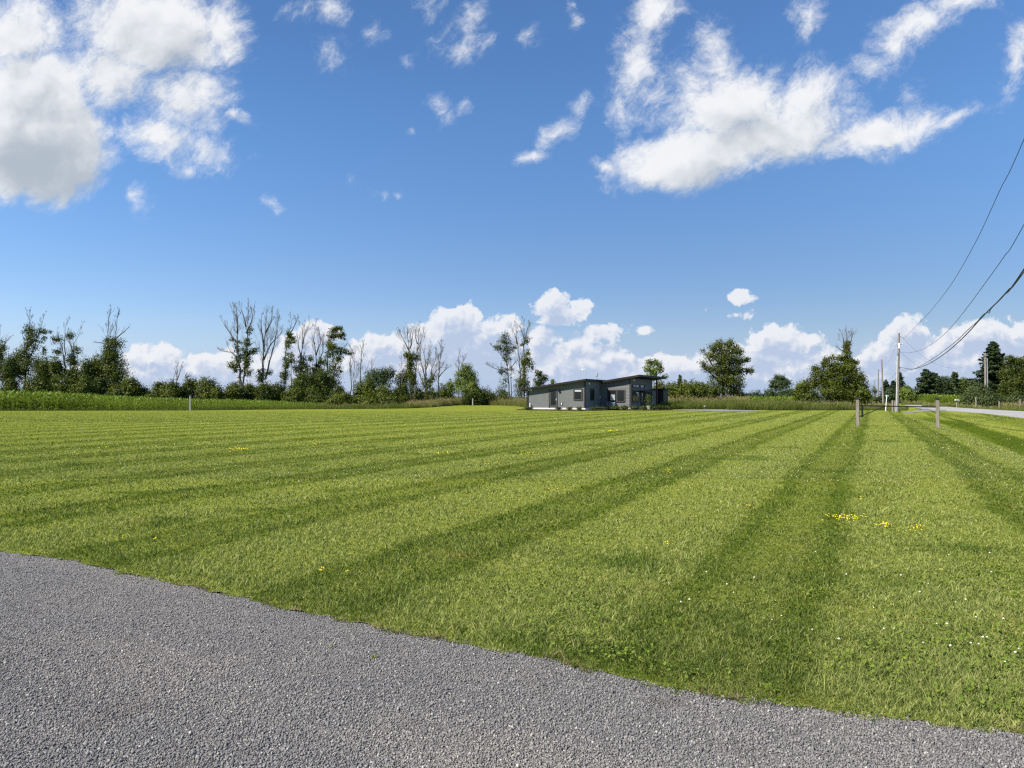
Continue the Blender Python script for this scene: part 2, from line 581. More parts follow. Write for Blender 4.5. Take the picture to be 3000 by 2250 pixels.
def lawn_colour(N):
    """Mown lawn: mowing bands along the road heading, dry and clovery patches."""
    p = N.new('ShaderNodeNewGeometry').outputs['Position']
    q = N.vm('DOT_PRODUCT', p, tuple(E1))
    wob = N.m('SUBTRACT', N.noise(p, .22, 3, .5), .5)
    fine = N.m('SUBTRACT', N.noise(p, 2.2, 4, .6), .5)
    ph = N.m('ADD', N.m('ADD', q, .9), N.m('ADD', N.m('MULTIPLY', wob, .7), N.m('MULTIPLY', fine, .55)))
    cs = N.m('COSINE', N.m('MULTIPLY', ph, 2 * PI / STRIPE))
    band = N.m('MULTIPLY', N.ramp(cs, .10, .50), N.m('SUBTRACT', 1.0, N.ramp(cs, .66, 1.0, 0, .55)))
    amt = N.ramp(N.noise(p, .09, 2, .5), .3, .62, .6, 1.0)
    band = N.m('MULTIPLY', band, amt)
    c = N.mix(band, (.178, .214, .080, 1), (.090, .128, .034, 1))  # bright and dull sheen of the leaning blades put into the base colour
    dry = N.ramp(N.noise(p, .9, 5, .62), .56, .74)
    c = N.mix(N.m('MULTIPLY', dry, .45), c, (.225, .200, .090, 1))
    clo = N.ramp(N.noise(N.vm('ADD', p, (31, 7, 0)), .55, 4, .6), .55, .70)
    c = N.mix(N.m('MULTIPLY', clo, .7), c, (.060, .102, .020, 1))
    clump = N.noise(p, 13, 3, .6)
    c = N.mix(1.0, c, N.mix(N.ramp(clump, .34, .66), (.66, .72, .60, 1), (1.22, 1.16, 1.12, 1)), 'MULTIPLY')
    # darker bands in the grass along the bottom and the bank of the ditch
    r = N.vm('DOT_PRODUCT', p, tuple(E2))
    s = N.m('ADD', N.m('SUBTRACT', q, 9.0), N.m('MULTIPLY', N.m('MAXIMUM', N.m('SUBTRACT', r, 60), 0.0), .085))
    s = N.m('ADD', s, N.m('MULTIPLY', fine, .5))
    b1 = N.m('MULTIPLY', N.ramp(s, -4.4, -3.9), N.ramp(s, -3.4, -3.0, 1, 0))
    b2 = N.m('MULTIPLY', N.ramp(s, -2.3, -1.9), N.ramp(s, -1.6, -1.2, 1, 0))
    ditch_dark = N.m('MAXIMUM', N.m('MULTIPLY', b1, .9), N.m('MULTIPLY', b2, .5))
    c = N.mix(N.m('MULTIPLY', ditch_dark, N.ramp(r, 70, 84, 1, 0)), c, (.052, .084, .016, 1))
    return c, p


def mat_lawn():
    m, N, out = new_mat('mown lawn')
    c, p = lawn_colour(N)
    n = N.noise(p, 34, 6, .7)
    n2 = N.noise(p, 7, 4, .6)
    c = N.mix(1.0, c, (1.22, 1.13, .58, 1), 'MULTIPLY')
    c = N.mix(N.ramp(n, .32, .68), N.mix(1.0, c, (.62, .66, .55, 1), 'MULTIPLY'), N.mix(1.0, c, (1.12, 1.1, 1.05, 1), 'MULTIPLY'))
    principled(N, out, c, .95, .0, bump=N.m('ADD', n, N.m('MULTIPLY', n2, 1.5)), bump_d=.05, bump_s=.8)
    return m


def mat_blades():
    m, N, out = new_mat('grass blades')
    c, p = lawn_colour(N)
    a = N.new('ShaderNodeAttribute')
    a.attribute_name = 'rnd'
    r = a.outputs['Fac']
    c = N.mix(1.0, c, N.mix(r, (.50, .58, .42, 1), (1.85, 1.68, 1.55, 1)), 'MULTIPLY')
    c = N.mix(N.ramp(r, .90, .99, 0, .75), c, (.33, .29, .14, 1))
    d = N.new('ShaderNodeBsdfDiffuse')
    N.put(d.inputs[0], c)
    t = N.new('ShaderNodeBsdfTranslucent')
    N.put(t.inputs[0], N.mix(1.0, c, (1.1, 1.2, .5, 1), 'MULTIPLY'))
    mx = N.new('ShaderNodeMixShader')
    mx.inputs[0].default_value = .3
    N.t.links.new(d.outputs[0], mx.inputs[1])
    N.t.links.new(t.outputs[0], mx.inputs[2])
    N.t.links.new(mx.outputs[0], out.inputs[0])
    return m


def mat_gravel(stones):
    m, N, out = new_mat('gravel stones' if stones else 'packed gravel')
    p = N.new('ShaderNodeNewGeometry').outputs['Position']
    if stones:
        a = N.new('ShaderNodeAttribute')
        a.attribute_name = 'rnd'
        r = a.outputs['Fac']
        h = None
    else:
        v = N.new('ShaderNodeTexVoronoi')
        N.put(v.inputs['Vector'], p)
        v.inputs['Scale'].default_value = 125
        sp = N.new('ShaderNodeSeparateColor')
        N.put(sp.inputs[0], v.outputs['Color'])
        r = sp.outputs[0]
        h = N.m('SUBTRACT', 1.0, v.outputs['Distance'])
    c = N.mix(r, (.086, .084, .085, 1), (.226, .217, .210, 1))
    c = N.mix(N.ramp(r, .93, 1.0, 0, .8), c, (.38, .36, .33, 1))
    big = N.noise(p, .55, 4, .6)
    c = N.mix(N.m('MULTIPLY', N.ramp(big, .40, .70), .55), c, N.mix(1.0, c, (1.28, 1.22, 1.14, 1), 'MULTIPLY'))
    along = N.vm('DOT_PRODUCT', p, (.437, .899, 0))
    wob = N.noise(p, .35, 3, .5)
    rut = N.m('COSINE', N.m('MULTIPLY', N.m('ADD', along, N.m('MULTIPLY', wob, .9)), 2 * PI / 1.7))
    c = N.mix(N.m('MULTIPLY', N.ramp(rut, .1, .9), .35), c, N.mix(1.0, c, (1.22, 1.19, 1.15, 1), 'MULTIPLY'))
    fines = N.ramp(N.noise(p, 2.6, 5, .65), .52, .72)
    c = N.mix(N.m('MULTIPLY', fines, .4), c, (.20, .19, .178, 1))
    damp = N.ramp(N.noise(N.vm('ADD', p, (4.2, 9.1, 0)), 1.1, 4, .6), .60, .76)
    c = N.mix(N.m('MULTIPLY', damp, .5), c, N.mix(1.0, c, (.62, .56, .52, 1), 'MULTIPLY'))
    principled(N, out, c, .9, .1, bump=h, bump_d=.012, bump_s=1.0)
    return m


def mat_ground(name, c0, c1, scale=.6, rough=.95, bump_scale=30, bd=.03):
    m, N, out = new_mat(name)
    p = N.new('ShaderNodeNewGeometry').outputs['Position']
    n = N.noise(p, scale, 6, .6)
    n2 = N.noise(p, bump_scale, 4, .6)
    c = N.mix(N.ramp(n, .3, .7), (*c0, 1), (*c1, 1))
    c = N.mix(N.ramp(n2, .35, .65), N.mix(1.0, c, (.8, .8, .8, 1), 'MULTIPLY'), N.mix(1.0, c, (1.15, 1.15, 1.15, 1), 'MULTIPLY'))
    principled(N, out, c, rough, .15, bump=n2, bump_d=bd, bump_s=.6)
    return m


M = {}
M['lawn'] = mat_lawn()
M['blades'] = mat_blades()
M['gravel'] = mat_gravel(False)
M['stones'] = mat_gravel(True)
M['field'] = mat_ground('field soil and weeds', (.06, .075, .025), (.10, .115, .04))
M['asphalt'] = mat_ground('worn asphalt', (.23, .222, .215), (.31, .298, .285), scale=.35, bump_scale=60, bd=.006)
M['drive'] = mat_ground('drive chippings', (.14, .138, .14), (.205, .20, .198), scale=.8, bump_scale=50, bd=.01)
M['mulch'] = mat_ground('bark mulch', (.03, .02, .015), (.06, .042, .03), scale=2.0, bump_scale=25, bd=.03)
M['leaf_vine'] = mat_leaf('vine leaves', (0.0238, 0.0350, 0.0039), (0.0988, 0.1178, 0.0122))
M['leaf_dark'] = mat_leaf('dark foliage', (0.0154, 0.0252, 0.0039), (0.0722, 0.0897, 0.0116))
M['leaf_bright'] = mat_leaf('bright young foliage', (0.0420, 0.0644, 0.0090), (0.1485, 0.1935, 0.0324))
M['leaf_grey'] = mat_leaf('grey green foliage', (0.0280, 0.0406, 0.0134), (0.0836, 0.1064, 0.0365))
M['leaf_far'] = mat_leaf('far foliage', (0.0210, 0.0364, 0.0146), (0.0570, 0.0821, 0.0280))
M['needle'] = mat_leaf('conifer needles', (0.0084, 0.0168, 0.0067), (0.0395, 0.0608, 0.0219), trans=.12)
M['needle_light'] = mat_leaf('pine needles', (0.0140, 0.0266, 0.0090), (0.0570, 0.0851, 0.0255), trans=.15)
M['leaf_box'] = mat_leaf('boxwood leaves', (0.0154, 0.0280, 0.0045), (0.0570, 0.0836, 0.0134))
M['corn'] = mat_leaf('corn leaves', (.038, .068, .006), (.195, .262, .034), trans=.30, gloss=.015)
M['tallgrass'] = mat_leaf('tall meadow grass', (.056, .080, .012), (.135, .155, .032), trans=.3)
M['tallgrass_pale'] = mat_leaf('pale meadow grass', (.095, .108, .022), (.215, .205, .070), trans=.3)
M['seed'] = mat_leaf('grass seed heads', (.200, .150, .070), (.340, .275, .140), trans=.2)
M['clover'] = mat_leaf('clover leaves', (.070, .115, .012), (.165, .205, .035))
M['bark_dead'] = mat_wood('dead grey bark', (.105, .095, .085), (.19, .175, .155), (6, 6, 1.2))
M['bark'] = mat_wood('living bark', (.055, .045, .035), (.12, .10, .08), (6, 6, 1.2))
M['post'] = mat_wood('weathered post wood', (.13, .115, .095), (.27, .24, .20), (30, 30, 2))
M['post_pale'] = mat_wood('pale weathered post wood', (.30, .28, .25), (.46, .43, .39), (30, 30, 2))
M['conduit'] = mat_paint('grey white conduit', (.42, .42, .41), .6, .3, .12, 3)
M['pole'] = mat_wood('utility pole wood', (.155, .14, .12), (.27, .245, .215), (14, 14, .7))
M['siding'] = mat_paint('grey blue siding', (.120, .126, .124), .55, .3, .05, 1.5)
M['siding2'] = mat_paint('grey lap siding', (.114, .118, .116), .55, .3, .05, 1.5)
M['siding3'] = mat_paint('pale porch siding', (.40, .38, .40), .6, .3, .05, 1.5)
M['trim'] = mat_paint('dark bronze trim', (.022, .020, .019), .5, .3, .1, 2)
M['trim2'] = mat_paint('dark grey window trim', (.046, .043, .041), .5, .3, .1, 2)
M['roof'] = mat_paint('dark metal roofing', (.020, .018, .018), .5, .25, .1, .8)
M['fascia'] = mat_paint('brown fascia', (.017, .015, .015), .5, .2, .1, 1)
M['concrete'] = mat_paint('pale concrete', (.55, .53, .50), .8, .2, .12, 4)
M['white'] = mat_paint('white plastic', (.78, .78, .76), .4, .4, .05, 6)
M['metal'] = mat_paint('galvanised metal', (.55, .56, .57), .4, .4, .1, 8, metal=.7)
M['black'] = mat_paint('black metal', (.012, .012, .013), .45, .4, .1, 4)
M['rust'] = mat_paint('red brown stained wood', (.085, .030, .022), .6, .3, .2, 3)
M['wire'] = mat_paint('dark cable', (.03, .032, .036), .6, .3, .05, 3)
M['alu'] = mat_paint('bare line wire', (.22, .23, .25), .5, .4, .05, 3)
M['yellow'] = mat_paint('yellow petals', (.80, .62, .02), .7, .2, .1, 60)
M['petal'] = mat_paint('white clover petals', (.60, .58, .46), .8, .2, .1, 90)
M['sign'] = mat_paint('pale green sign face', (.25, .46, .43), .4, .4, .1, 5)
M['straw'] = mat_leaf('dry brown grass', (.13, .10, .045), (.26, .21, .10))


def glass(name, tint, rough=.03):
    m, N, out = new_mat(name)
    b = principled(N, out, tint, rough, .35)
    return m


M['glass'] = glass('dark window glass', (.012, .014, .016))
M['glass_green'] = glass('reflective window glass', (.02, .03, .02), .02)
M['blind'] = mat_paint('pale blind', (.45, .45, .43), .8, .1, .05, 5)


# ================================================================ the ground, lawn, path, road
def poly_mesh(name, pts, mat, kind='structure', label=None):
    bm = bmesh.new()
    vs = [bm.verts.new(p) for p in pts]
    f = bm.faces.new(vs)
    bmesh.ops.triangulate(bm, faces=[f])
    bmesh.ops.recalc_face_normals(bm, faces=bm.faces[:])
    for f in bm.faces:
        if f.normal.z < 0:
            f.normal_flip()
    me = bpy.data.meshes.new(name)
    bm.to_mesh(me)
    bm.free()
    me.materials.append(mat)
    return props(put(bpy.data.objects.new(name, me)), label, None, None, kind)


# one ground sheet out to the horizon, dipping under the ditch and the road bank
gq = [(-6000, -.03), (-2.7, -.03), (-2.2, -.7), (22, -.7), (24, -.05), (6000, -.05)]
gr = [-6000, -300, -40, 140, 420, 8000]
V, Q = [], []
for r_ in gr:
    for q_, z_ in gq:
        V.append((*from_qr(q_, r_), z_ if -40 <= r_ <= 420 else -.03))
for i in range(len(gr) - 1):
    for j in range(len(gq) - 1):
        a = i * len(gq) + j
        Q.append((a, a + 1, a + 1 + len(gq), a + len(gq)))
props(mesh_np('ground', V, quads=Q, mat=M['field']), kind='structure')

# the edge of the gravel path, left to right
EDGE_PX = [(-60, 1607), (0, 1613), (90, 1625), (176, 1634), (260, 1652), (339, 1671), (440, 1692), (542, 1716), (625, 1731), (705, 1749), (790, 1769), (868, 1790), (945, 1804), (1031, 1822), (1120, 1841), (1221, 1861), (1330, 1879), (1424, 1899), (1530, 1917), (1627, 1939),
           (1760, 1968), (1899, 2000), (2000, 2018), (2102, 2041), (2260, 2058), (2441, 2082), (2545, 2092), (2645, 2102), (2750, 2118), (2848, 2132), (2925, 2141), (3000, 2154), (3060, 2165)]
EDGE = [ground(x, y) for x, y in EDGE_PX]
e_dir = (EDGE[-1] - EDGE[0]).normalized()
rng = np.random.default_rng(4)


def densify(pts, step, jit):
    out = []
    for a, b in zip(pts[:-1], pts[1:]):
        k = max(1, int((b - a).length / step))
        for i in range(k):
            p = a.lerp(b, i / k)
            out.append(p + Vector((rng.normal(0, jit), rng.normal(0, jit), 0)))
    out.append(pts[-1])
    return out


edge_line = densify(EDGE, .05, .014)
e_n = Vector((-e_dir.y, e_dir.x, 0))
for p in edge_line:
    l_ = p.x
    p += e_n * (.006 * math.sin(l_ * 5.1 + 1) + .010 * math.sin(l_ * 11.3) + .014 * math.sin(l_ * 23.7 + 2) + .01 * math.sin(l_ * 41))
edge_line = [EDGE[0] - e_dir * 14] + edge_line + [EDGE[-1] + e_dir * 9]
edge_x = np.array([p.x for p in edge_line])
edge_y = np.array([p.y for p in edge_line])


def edge_at(x):
    return np.interp(x, edge_x, edge_y)


path_pts = [p + Vector((0.05, .35, 0)) for p in edge_line]
back = Vector((-.44, -.9, 0)) * 7.5
path_pts = [Vector((p.x, p.y, -.010)) for p in path_pts] + [Vector((p.x, p.y, -.010)) for p in (path_pts[-1] + back, path_pts[0] + back)]
poly_mesh('path', path_pts, M['gravel'])

# lawn: flat part
LAWN_FAR_PX = [(-500, 1203.5), (0, 1203.5), (560, 1202.5), (900, 1199), (1100, 1198), (1200, 1196.5), (1260, 1193.5), (1330, 1187.8), (1400, 1186.8), (1480, 1188.5), (1545, 1193), (1650, 1199),
               (1950, 1199.5), (2060, 1200), (2200, 1201.5), (2330, 1202.5), (2500, 1202)]
far = [ground(x, y) for x, y in LAWN_FAR_PX]
r_max = 106.0
QJ = -1.6
jx, jy = from_qr(QJ, r_max)
lawn_flat = [Vector((p.x, p.y + .02, -.006)) for p in edge_line if to_qr(p.x, p.y)[0] <= QJ]
q0, r0 = to_qr(lawn_flat[-1].x, lawn_flat[-1].y)
lawn_flat.append(Vector((*from_qr(QJ, r0 - .05), 0)))
start_r = r0 - .05
for r_ in np.arange(math.ceil(start_r), r_max, 2.0):
    lawn_flat.append(Vector((*from_qr(QJ, r_), 0)))
lawn_flat.append(Vector((jx, jy, 0)))
lawn_flat += [Vector((p.x, p.y, 0)) for p in far[::-1]]
lawn_flat.append(Vector((lawn_flat[0].x - 25, lawn_flat[0].y + 12, 0)))
bm = bmesh.new()
f = bm.faces.new([bm.verts.new(p) for p in lawn_flat])
bmesh.ops.triangulate(bm, faces=[f])
flat_v = [tuple(v.co) for v in bm.verts]
flat_t = [tuple(v.index for v in f.verts) if f.normal.z > 0 else tuple(v.index for v in f.verts)[::-1] for f in (bm.verts.index_update(), bm.faces)[1]]
bm.free()
# the verge: ditch, bank and the far roadside as a fine grid
qs = np.concatenate([np.arange(QJ, 13, .3), np.arange(13, 34, 1.0)])
rs = np.concatenate([np.arange(-14, 110, 2.0), np.arange(110, 420, 10.0)])
QQ, RR = np.meshgrid(qs, rs)
XX, YY = from_qr(QQ, RR)
ZZ = terrain(XX, YY)
keep_r = np.ones(QQ.shape, bool)
VV = np.stack([XX, YY, ZZ], -1).reshape(-1, 3)
nq_ = len(qs)
quads = []
for i in range(len(rs) - 1):
    for j in range(nq_ - 1):
        a = i * nq_ + j
        cx_ = VV[[a, a + 1, a + nq_, a + nq_ + 1]]
        if (cx_[:, 1] < edge_at(cx_[:, 0])).any():
            continue
        quads.append((a, a + 1, a + 1 + nq_, a + nq_))
# the slivers between the path edge and the first whole grid cell
sl_v, sl_q = [], []
xs_ = np.linspace(from_qr(QJ, start_r)[0], 16, 160)
for x in xs_:
    y = float(edge_at(x)) + .02
    q_, r_ = to_qr(x, y)
    x2, y2 = from_qr(q_, r_ + 4.2)
    sl_v += [(x, y, float(terrain(x, y)) - .004), (x2, y2, float(terrain(x2, y2)) - .004)]
for i in range(len(xs_) - 1):
    sl_q.append((2 * i, 2 * i + 2, 2 * i + 3, 2 * i + 1))
nf, ng = len(flat_v), len(VV)
allv = np.concatenate([np.array(flat_v), VV, np.array(sl_v)])
allq = np.concatenate([np.array(quads) + nf, np.array(sl_q) + nf + ng])
props(mesh_np('lawn', allv, quads=allq, tris=flat_t, mat=M['lawn']), kind='structure')

# the country road, with the drive mouth beside the pole
RN = [(3260, 1256), (3000, 1224.5), (2882, 1210.4), (2800, 1205), (2752, 1201.8), (2700, 1196.8), (2676, 1193), (2650, 1187), (2636, 1182), (2630, 1178), (2612, 1173.5)]
RF = [(3260, 1216), (3000, 1205), (2900, 1199.5), (2817, 1195), (2763, 1190.6), (2730, 1186), (2704, 1181.6), (2682, 1177.2), (2658, 1175.2), (2632, 1173.9), (2613, 1172.9)]


def plane_pt(px, py, z):
    u, v = uv(px, py)
    Y = (z - CAMH) / v
    return Vector((u * Y, Y, z))


rn, rf = [plane_pt(x, y, .26) for x, y in RN], [plane_pt(x, y, .26) for x, y in RF]
mb = MB()
for a, b, c, d in zip(rn[:-1], rn[1:], rf[1:], rf[:-1]):
    mb.add([a, d, c, b], [(0, 1, 2, 3)])
    dn = Vector((0, 0, -.3))
    mb.add([a, b, b + dn, a + dn], [(0, 1, 2, 3)])
    mb.add([c, d, d + dn, c + dn], [(0, 1, 2, 3)])
props(mb.build('road', M['asphalt']), kind='structure')


apn = [(2643, 1208.6), (2655, 1206.4), (2690, 1203.4), (2725, 1201.2), (2768, 1200.6)]
apf = [(2650, 1210.2), (2668, 1210.0), (2700, 1207.2), (2735, 1205.0), (2775, 1203.8)]
mb = MB()
gv = []
for k in range(len(apn) - 1):
    for i in range(6 if k < len(apn) - 2 else 7):
        t_ = i / 6
        for j in range(5):
            s_ = j / 4
            p0 = [apn[k][d] * (1 - t_) + apn[k + 1][d] * t_ for d in (0, 1)]
            p1 = [apf[k][d] * (1 - t_) + apf[k + 1][d] * t_ for d in (0, 1)]
            gv.append(ground(p0[0] * (1 - s_) + p1[0] * s_, p0[1] * (1 - s_) + p1[1] * s_, .03))
mb.add(gv, [(i * 5 + j, i * 5 + j + 1, (i + 1) * 5 + j + 1, (i + 1) * 5 + j) for i in range(len(gv) // 5 - 1) for j in range(4)])
o = mb.build('driveway', M['drive'])
bm = bmesh.new()
bm.from_mesh(o.data)
bmesh.ops.recalc_face_normals(bm, faces=bm.faces[:])
bm.to_mesh(o.data)
bm.free()
props(o, kind='structure')
dw = [ground(x, y) for x, y in [(1930, 1197.5), (1990, 1197.6), (2060, 1198.6), (2130, 1200.3), (2215, 1203.4), (2232, 1205.2), (2190, 1206.6), (2100, 1205.4), (2000, 1202.6), (1930, 1201)]]
poly_mesh('driveway', [Vector((p.x, p.y, .025)) for p in dw], M['drive'])


# ================================================================ grass blades, clover, flowers, gravel
def blades(name, X, Y, Z, h, w, lean, bend, mat, rnd, rs_, face=None, simple=False):
    """Grass blades as bent strips; lean is an (n, 2) horizontal offset of the tip as a share of the height."""
    n = len(X)
    ang = rs_.uniform(0, 2 * PI, n) if face is None else face
    cx_, cy_ = np.cos(ang) * w / 2, np.sin(ang) * w / 2
    base = np.stack([X, Y, Z], 1)
    tip = base + np.stack([lean[:, 0] * h, lean[:, 1] * h, h], 1)
    side = np.stack([cx_, cy_, np.zeros(n)], 1)
    if simple:
        V_ = np.stack([base - side, base + side, tip], 1).reshape(-1, 3)
        T_ = np.arange(n * 3).reshape(n, 3)
        return mesh_np(name, V_, tris=T_, mat=mat, attr=np.repeat(rnd, 3))
    mid = base + np.stack([lean[:, 0] * h * (.5 - bend), lean[:, 1] * h * (.5 - bend), h * .58], 1)
    V_ = np.stack([base - side, base + side, mid + side * .8, mid - side * .8, tip], 1).reshape(-1, 3)
    b = np.arange(n) * 5
    return mesh_np(name, V_, quads=np.stack([b, b + 1, b + 2, b + 3], 1), tris=np.stack([b + 3, b + 2, b + 4], 1), mat=mat, attr=np.repeat(rnd, 5))


def on_lawn(X, Y):
    q, r = to_qr(X, Y)
    s = q - lerp_table(ROAD_NEAR, r)
    return (Y > edge_at(X) - .005 - .05 * np.clip(patch_noise(X, Y, 9.0, 3), -.3, 1.6)) & (s < -.4)


def screen_points(n, rs_, y0, y1, x0=-60, x1=3060, power=1.0):
    """Ground points spread evenly over the part of the picture between two rows (a wider fan than the frame)."""
    py = y1 - (y1 - y0) * rs_.uniform(0, 1, n) ** power
    Y = CAMH * F / (py - 1162)
    side = 1.9 * F / Y                                   # room for a step to either side
    px = rs_.uniform(x0 - side, x1 + side, n)
    X = (px - 1500) / F * Y
    return X, Y


NEAR_N, FAR_N = 720000, 430000
g1 = np.random.default_rng(11)


def stripe_sign(X, Y):
    q, _ = to_qr(X, Y)
    return np.cos((q + .9) * 2 * PI / STRIPE)


def patch_noise(X, Y, k, seed):
    r = np.random.default_rng(seed)
    out = np.zeros_like(X)
    for o in range(4):
        a = r.uniform(0, 2 * PI)
        f_ = k * 1.7 ** o
        b = r.uniform(0, 2 * PI, 2)
        out += np.sin(X * f_ * math.cos(a) + Y * f_ * math.sin(a) + b[0]) * np.sin(-X * f_ * math.sin(a) + Y * f_ * math.cos(a) + b[1]) / 1.4 ** o
    return out


def make_grass(n, y0, y1, hmul, simple, seed, name='grass', power=1.0):
    r = np.random.default_rng(seed)
    X, Y = screen_points(n, r, y0, y1, power=power)
    k = on_lawn(X, Y)
    X, Y = X[k], Y[k]
    n = len(X)
    pn = patch_noise(X, Y, 2.1, 5)
    h = (r.gamma(6, .0038, n) + .007) * (1 + .25 * pn.clip(-1, 1.6)) * hmul
    tall = r.uniform(0, 1, n) < .012
    h = np.where(tall, h * 1.9, h).clip(.018, .17)
    w = np.maximum(.0036, .00085 * np.minimum(Y, 40)) * r.uniform(.65, 1.7, n)
    sg = stripe_sign(X, Y)
    ln = r.normal(0, .6, (n, 2)) + np.outer(-sg * .2, np.array([E2.x, E2.y]))
    near_edge = Y - edge_at(X)
    h *= np.clip(.5 + near_edge * 1.6, .5, 1.0)
    ln[:, 1] -= np.clip(.25 - near_edge * 3, 0, .25)
    return props(blades(name, X, Y, np.where(near_edge < .03, -.012, terrain(X, Y) - .008), h, w, ln, .12, M['blades'], r.uniform(0, 1, n), r, simple=simple),
                 'short mown grass of the striped lawn', 'grass', None, 'stuff')


make_grass(NEAR_N, 1400, 2330, 1.0, False, 21)
make_grass(FAR_N, 1236, 1402, 1.0, True, 22)
make_grass(190000, 1205, 1237, 1.15, True, 23)

# longer straggling tufts and dry wisps along the gravel edge
r = np.random.default_rng(31)
n = 5000
X = r.uniform(-9, 6.5, n)
Y = edge_at(X) + r.exponential(.05, n) - .02
keep = patch_noise(X, Y, 2.2, 8) > .6
X, Y = X[keep], Y[keep]
n = len(X)
ln = r.normal(0, .8, (n, 2)) + np.array([-.1, -.45])
dry_o = blades('dry_grass', X, Y, np.full(n, -.012), r.uniform(.02, .075, n), r.uniform(.002, .0045, n), ln, .15, M['straw'], r.uniform(0, 1, n), r)
props(dry_o, 'dry brownish grass wisps along the gravel edge', 'grass', None, 'stuff')

# clover: small trefoil leaves held level in patches towards the bottom right
r = np.random.default_rng(41)
n = 70000
X, Y = screen_points(n, r, 1500, 2180, 300, 3060)
px_ = 1500 + X / Y * F
m_ = on_lawn(X, Y) & (patch_noise(X, Y, 1.3, 17) + (px_ - 2000) / 1800 + r.normal(0, .6, n) > 1.0) & (Y > edge_at(X) + .12)
X, Y = X[m_], Y[m_]
n = len(X)
Z = terrain(X, Y) + r.uniform(.022, .062, n)
sz = r.uniform(.007, .013, n)
nv = 6
a0 = r.uniform(0, 2 * PI, n)
tilt = r.normal(0, .35, (n, 2))
ring = []
for k in range(nv):
    a = a0 + k * 2 * PI / nv
    rad = sz * (1.0 if k % 2 == 0 else .78)
    dx, dy_ = np.cos(a) * rad, np.sin(a) * rad
    ring.append(np.stack([X + dx, Y + dy_, Z + dx * tilt[:, 0] + dy_ * tilt[:, 1]], 1))
V_ = np.stack(ring, 1).reshape(-1, 3)
b = np.arange(n) * nv
Q_ = np.concatenate([np.stack([b, b + 1, b + 2, b + 3], 1), np.stack([b + 3, b + 4, b + 5, b], 1)])
props(mesh_np('clover', V_, quads=Q_, mat=M['clover'], attr=np.repeat(r.uniform(0, 1, n), nv)), 'dark green clover leaves in the lawn near the gravel', 'clover', None, 'stuff')


def flower_heads(name, X, Y, Z, size, mat, label, cat, flat=1.0):
    """Many little flower heads as one mesh of stubby double cones with a stalk."""
    n = len(X)
    k = 6
    V_, Q_, T_ = [], [], []
    ang = np.arange(k) * 2 * PI / k
    V_ = np.zeros((n, k + 2, 3))
    V_[:, :k, 0] = X[:, None] + np.cos(ang)[None] * size[:, None]
    V_[:, :k, 1] = Y[:, None] + np.sin(ang)[None] * size[:, None]
    V_[:, :k, 2] = Z[:, None]
    V_[:, k] = np.stack([X, Y, Z + size * .8 * flat], 1)
    V_[:, k + 1] = np.stack([X, Y, Z - size * .7], 1)
    b = np.arange(n) * (k + 2)
    T_ = []
    for i in range(k):
        j = (i + 1) % k
        T_.append(np.stack([b + i, b + j, b + k], 1))
        T_.append(np.stack([b + j, b + i, b + k + 1], 1))
    return props(mesh_np(name, V_.reshape(-1, 3), tris=np.concatenate(T_), mat=mat, smooth=True), label, cat, None, 'stuff')


r = np.random.default_rng(51)
wf = [(2640, 1710), (2720, 1735), (2695, 1760), (2860, 1835), (2745, 1855), (2775, 1857), (2620, 1872), (2590, 1876), (2705, 1918), (2880, 1902), (2892, 1905), (2868, 1926), (2785, 1926), (2845, 1915), (2380, 1875), (2458, 1904), (2262, 1848), (2290, 1830), (2020, 1785), (1995, 1790), (2150, 1760), (2130, 1735), (2975, 1945), (2945, 1978), (2985, 1930), (2940, 1840), (2800, 1790), (2830, 1785), (2905, 1700), (2660, 1690), (2560, 1810), (2210, 1720), (2480, 1710), (1960, 1730), (2070, 1700), (2390, 1640), (2780, 1650), (2900, 1640)]
pts = [ground(x, y) for x, y in wf]
X, Y = screen_points(1100, r, 1212, 1430, -100, 3100, power=.75)
m_ = on_lawn(X, Y) & (patch_noise(X, Y, .5, 9) > .15)
X, Y = X[m_], Y[m_]
X = np.concatenate([[p.x for p in pts], X])
Y = np.concatenate([[p.y for p in pts], Y])
sz = np.where(np.arange(len(X)) < len(pts), r.uniform(.006, .0105, len(X)), .005 + .00045 * Y)
flower_heads('clover_flowers', X, Y, terrain(X, Y) + r.uniform(.06, .085, len(X)), sz, M['petal'], 'small white clover flower heads scattered over the lawn', 'flowers', .9)
yf = [(2480, 1529, 70, 9, 55), (2590, 1548, 26, 8, 24), (2680, 1560, 34, 8, 14), (700, 1320, 34, 3, 50), (925, 1302, 22, 4, 12), (1300, 1332, 34, 3, 22), (1440, 1364, 24, 4, 10), (1960, 1385, 12, 8, 12), (1920, 1385, 40, 5, 8), (1625, 1447, 30, 6, 16), (1560, 1335, 34, 3, 12),
      (2520, 1470, 14, 4, 6), (2195, 1492, 6, 2, 3), (1420, 1425, 20, 5, 6), (360, 1592, 4, 3, 2), (460, 1594, 12, 3, 3), (945, 1688, 8, 4, 4), (1020, 1695, 4, 2, 2), (1790, 1265, 22, 2, 16), (1550, 1338, 60, 5, 12), (240, 1335, 70, 4, 16), (310, 1314, 30, 4, 8), (1955, 1607, 8, 3, 3)]
X, Y = [], []
for (cx_, cy_, sx_, sy_, n) in yf:
    for _ in range(n if cy_ > 1500 else max(2, n // 2)):
        p = ground(cx_ + r.normal(0, sx_ * .55), cy_ + r.normal(0, sy_ * .55))
        X.append(p.x)
        Y.append(p.y)
X, Y = np.array(X), np.array(Y)
flower_heads('yellow_flowers', X, Y, terrain(X, Y) + r.uniform(.05, .075, len(X)), np.maximum(.010, .0009 * Y) * r.uniform(.8, 1.2, len(X)), M['yellow'], 'yellow flowers in little drifts on the lawn', 'flowers', .5)

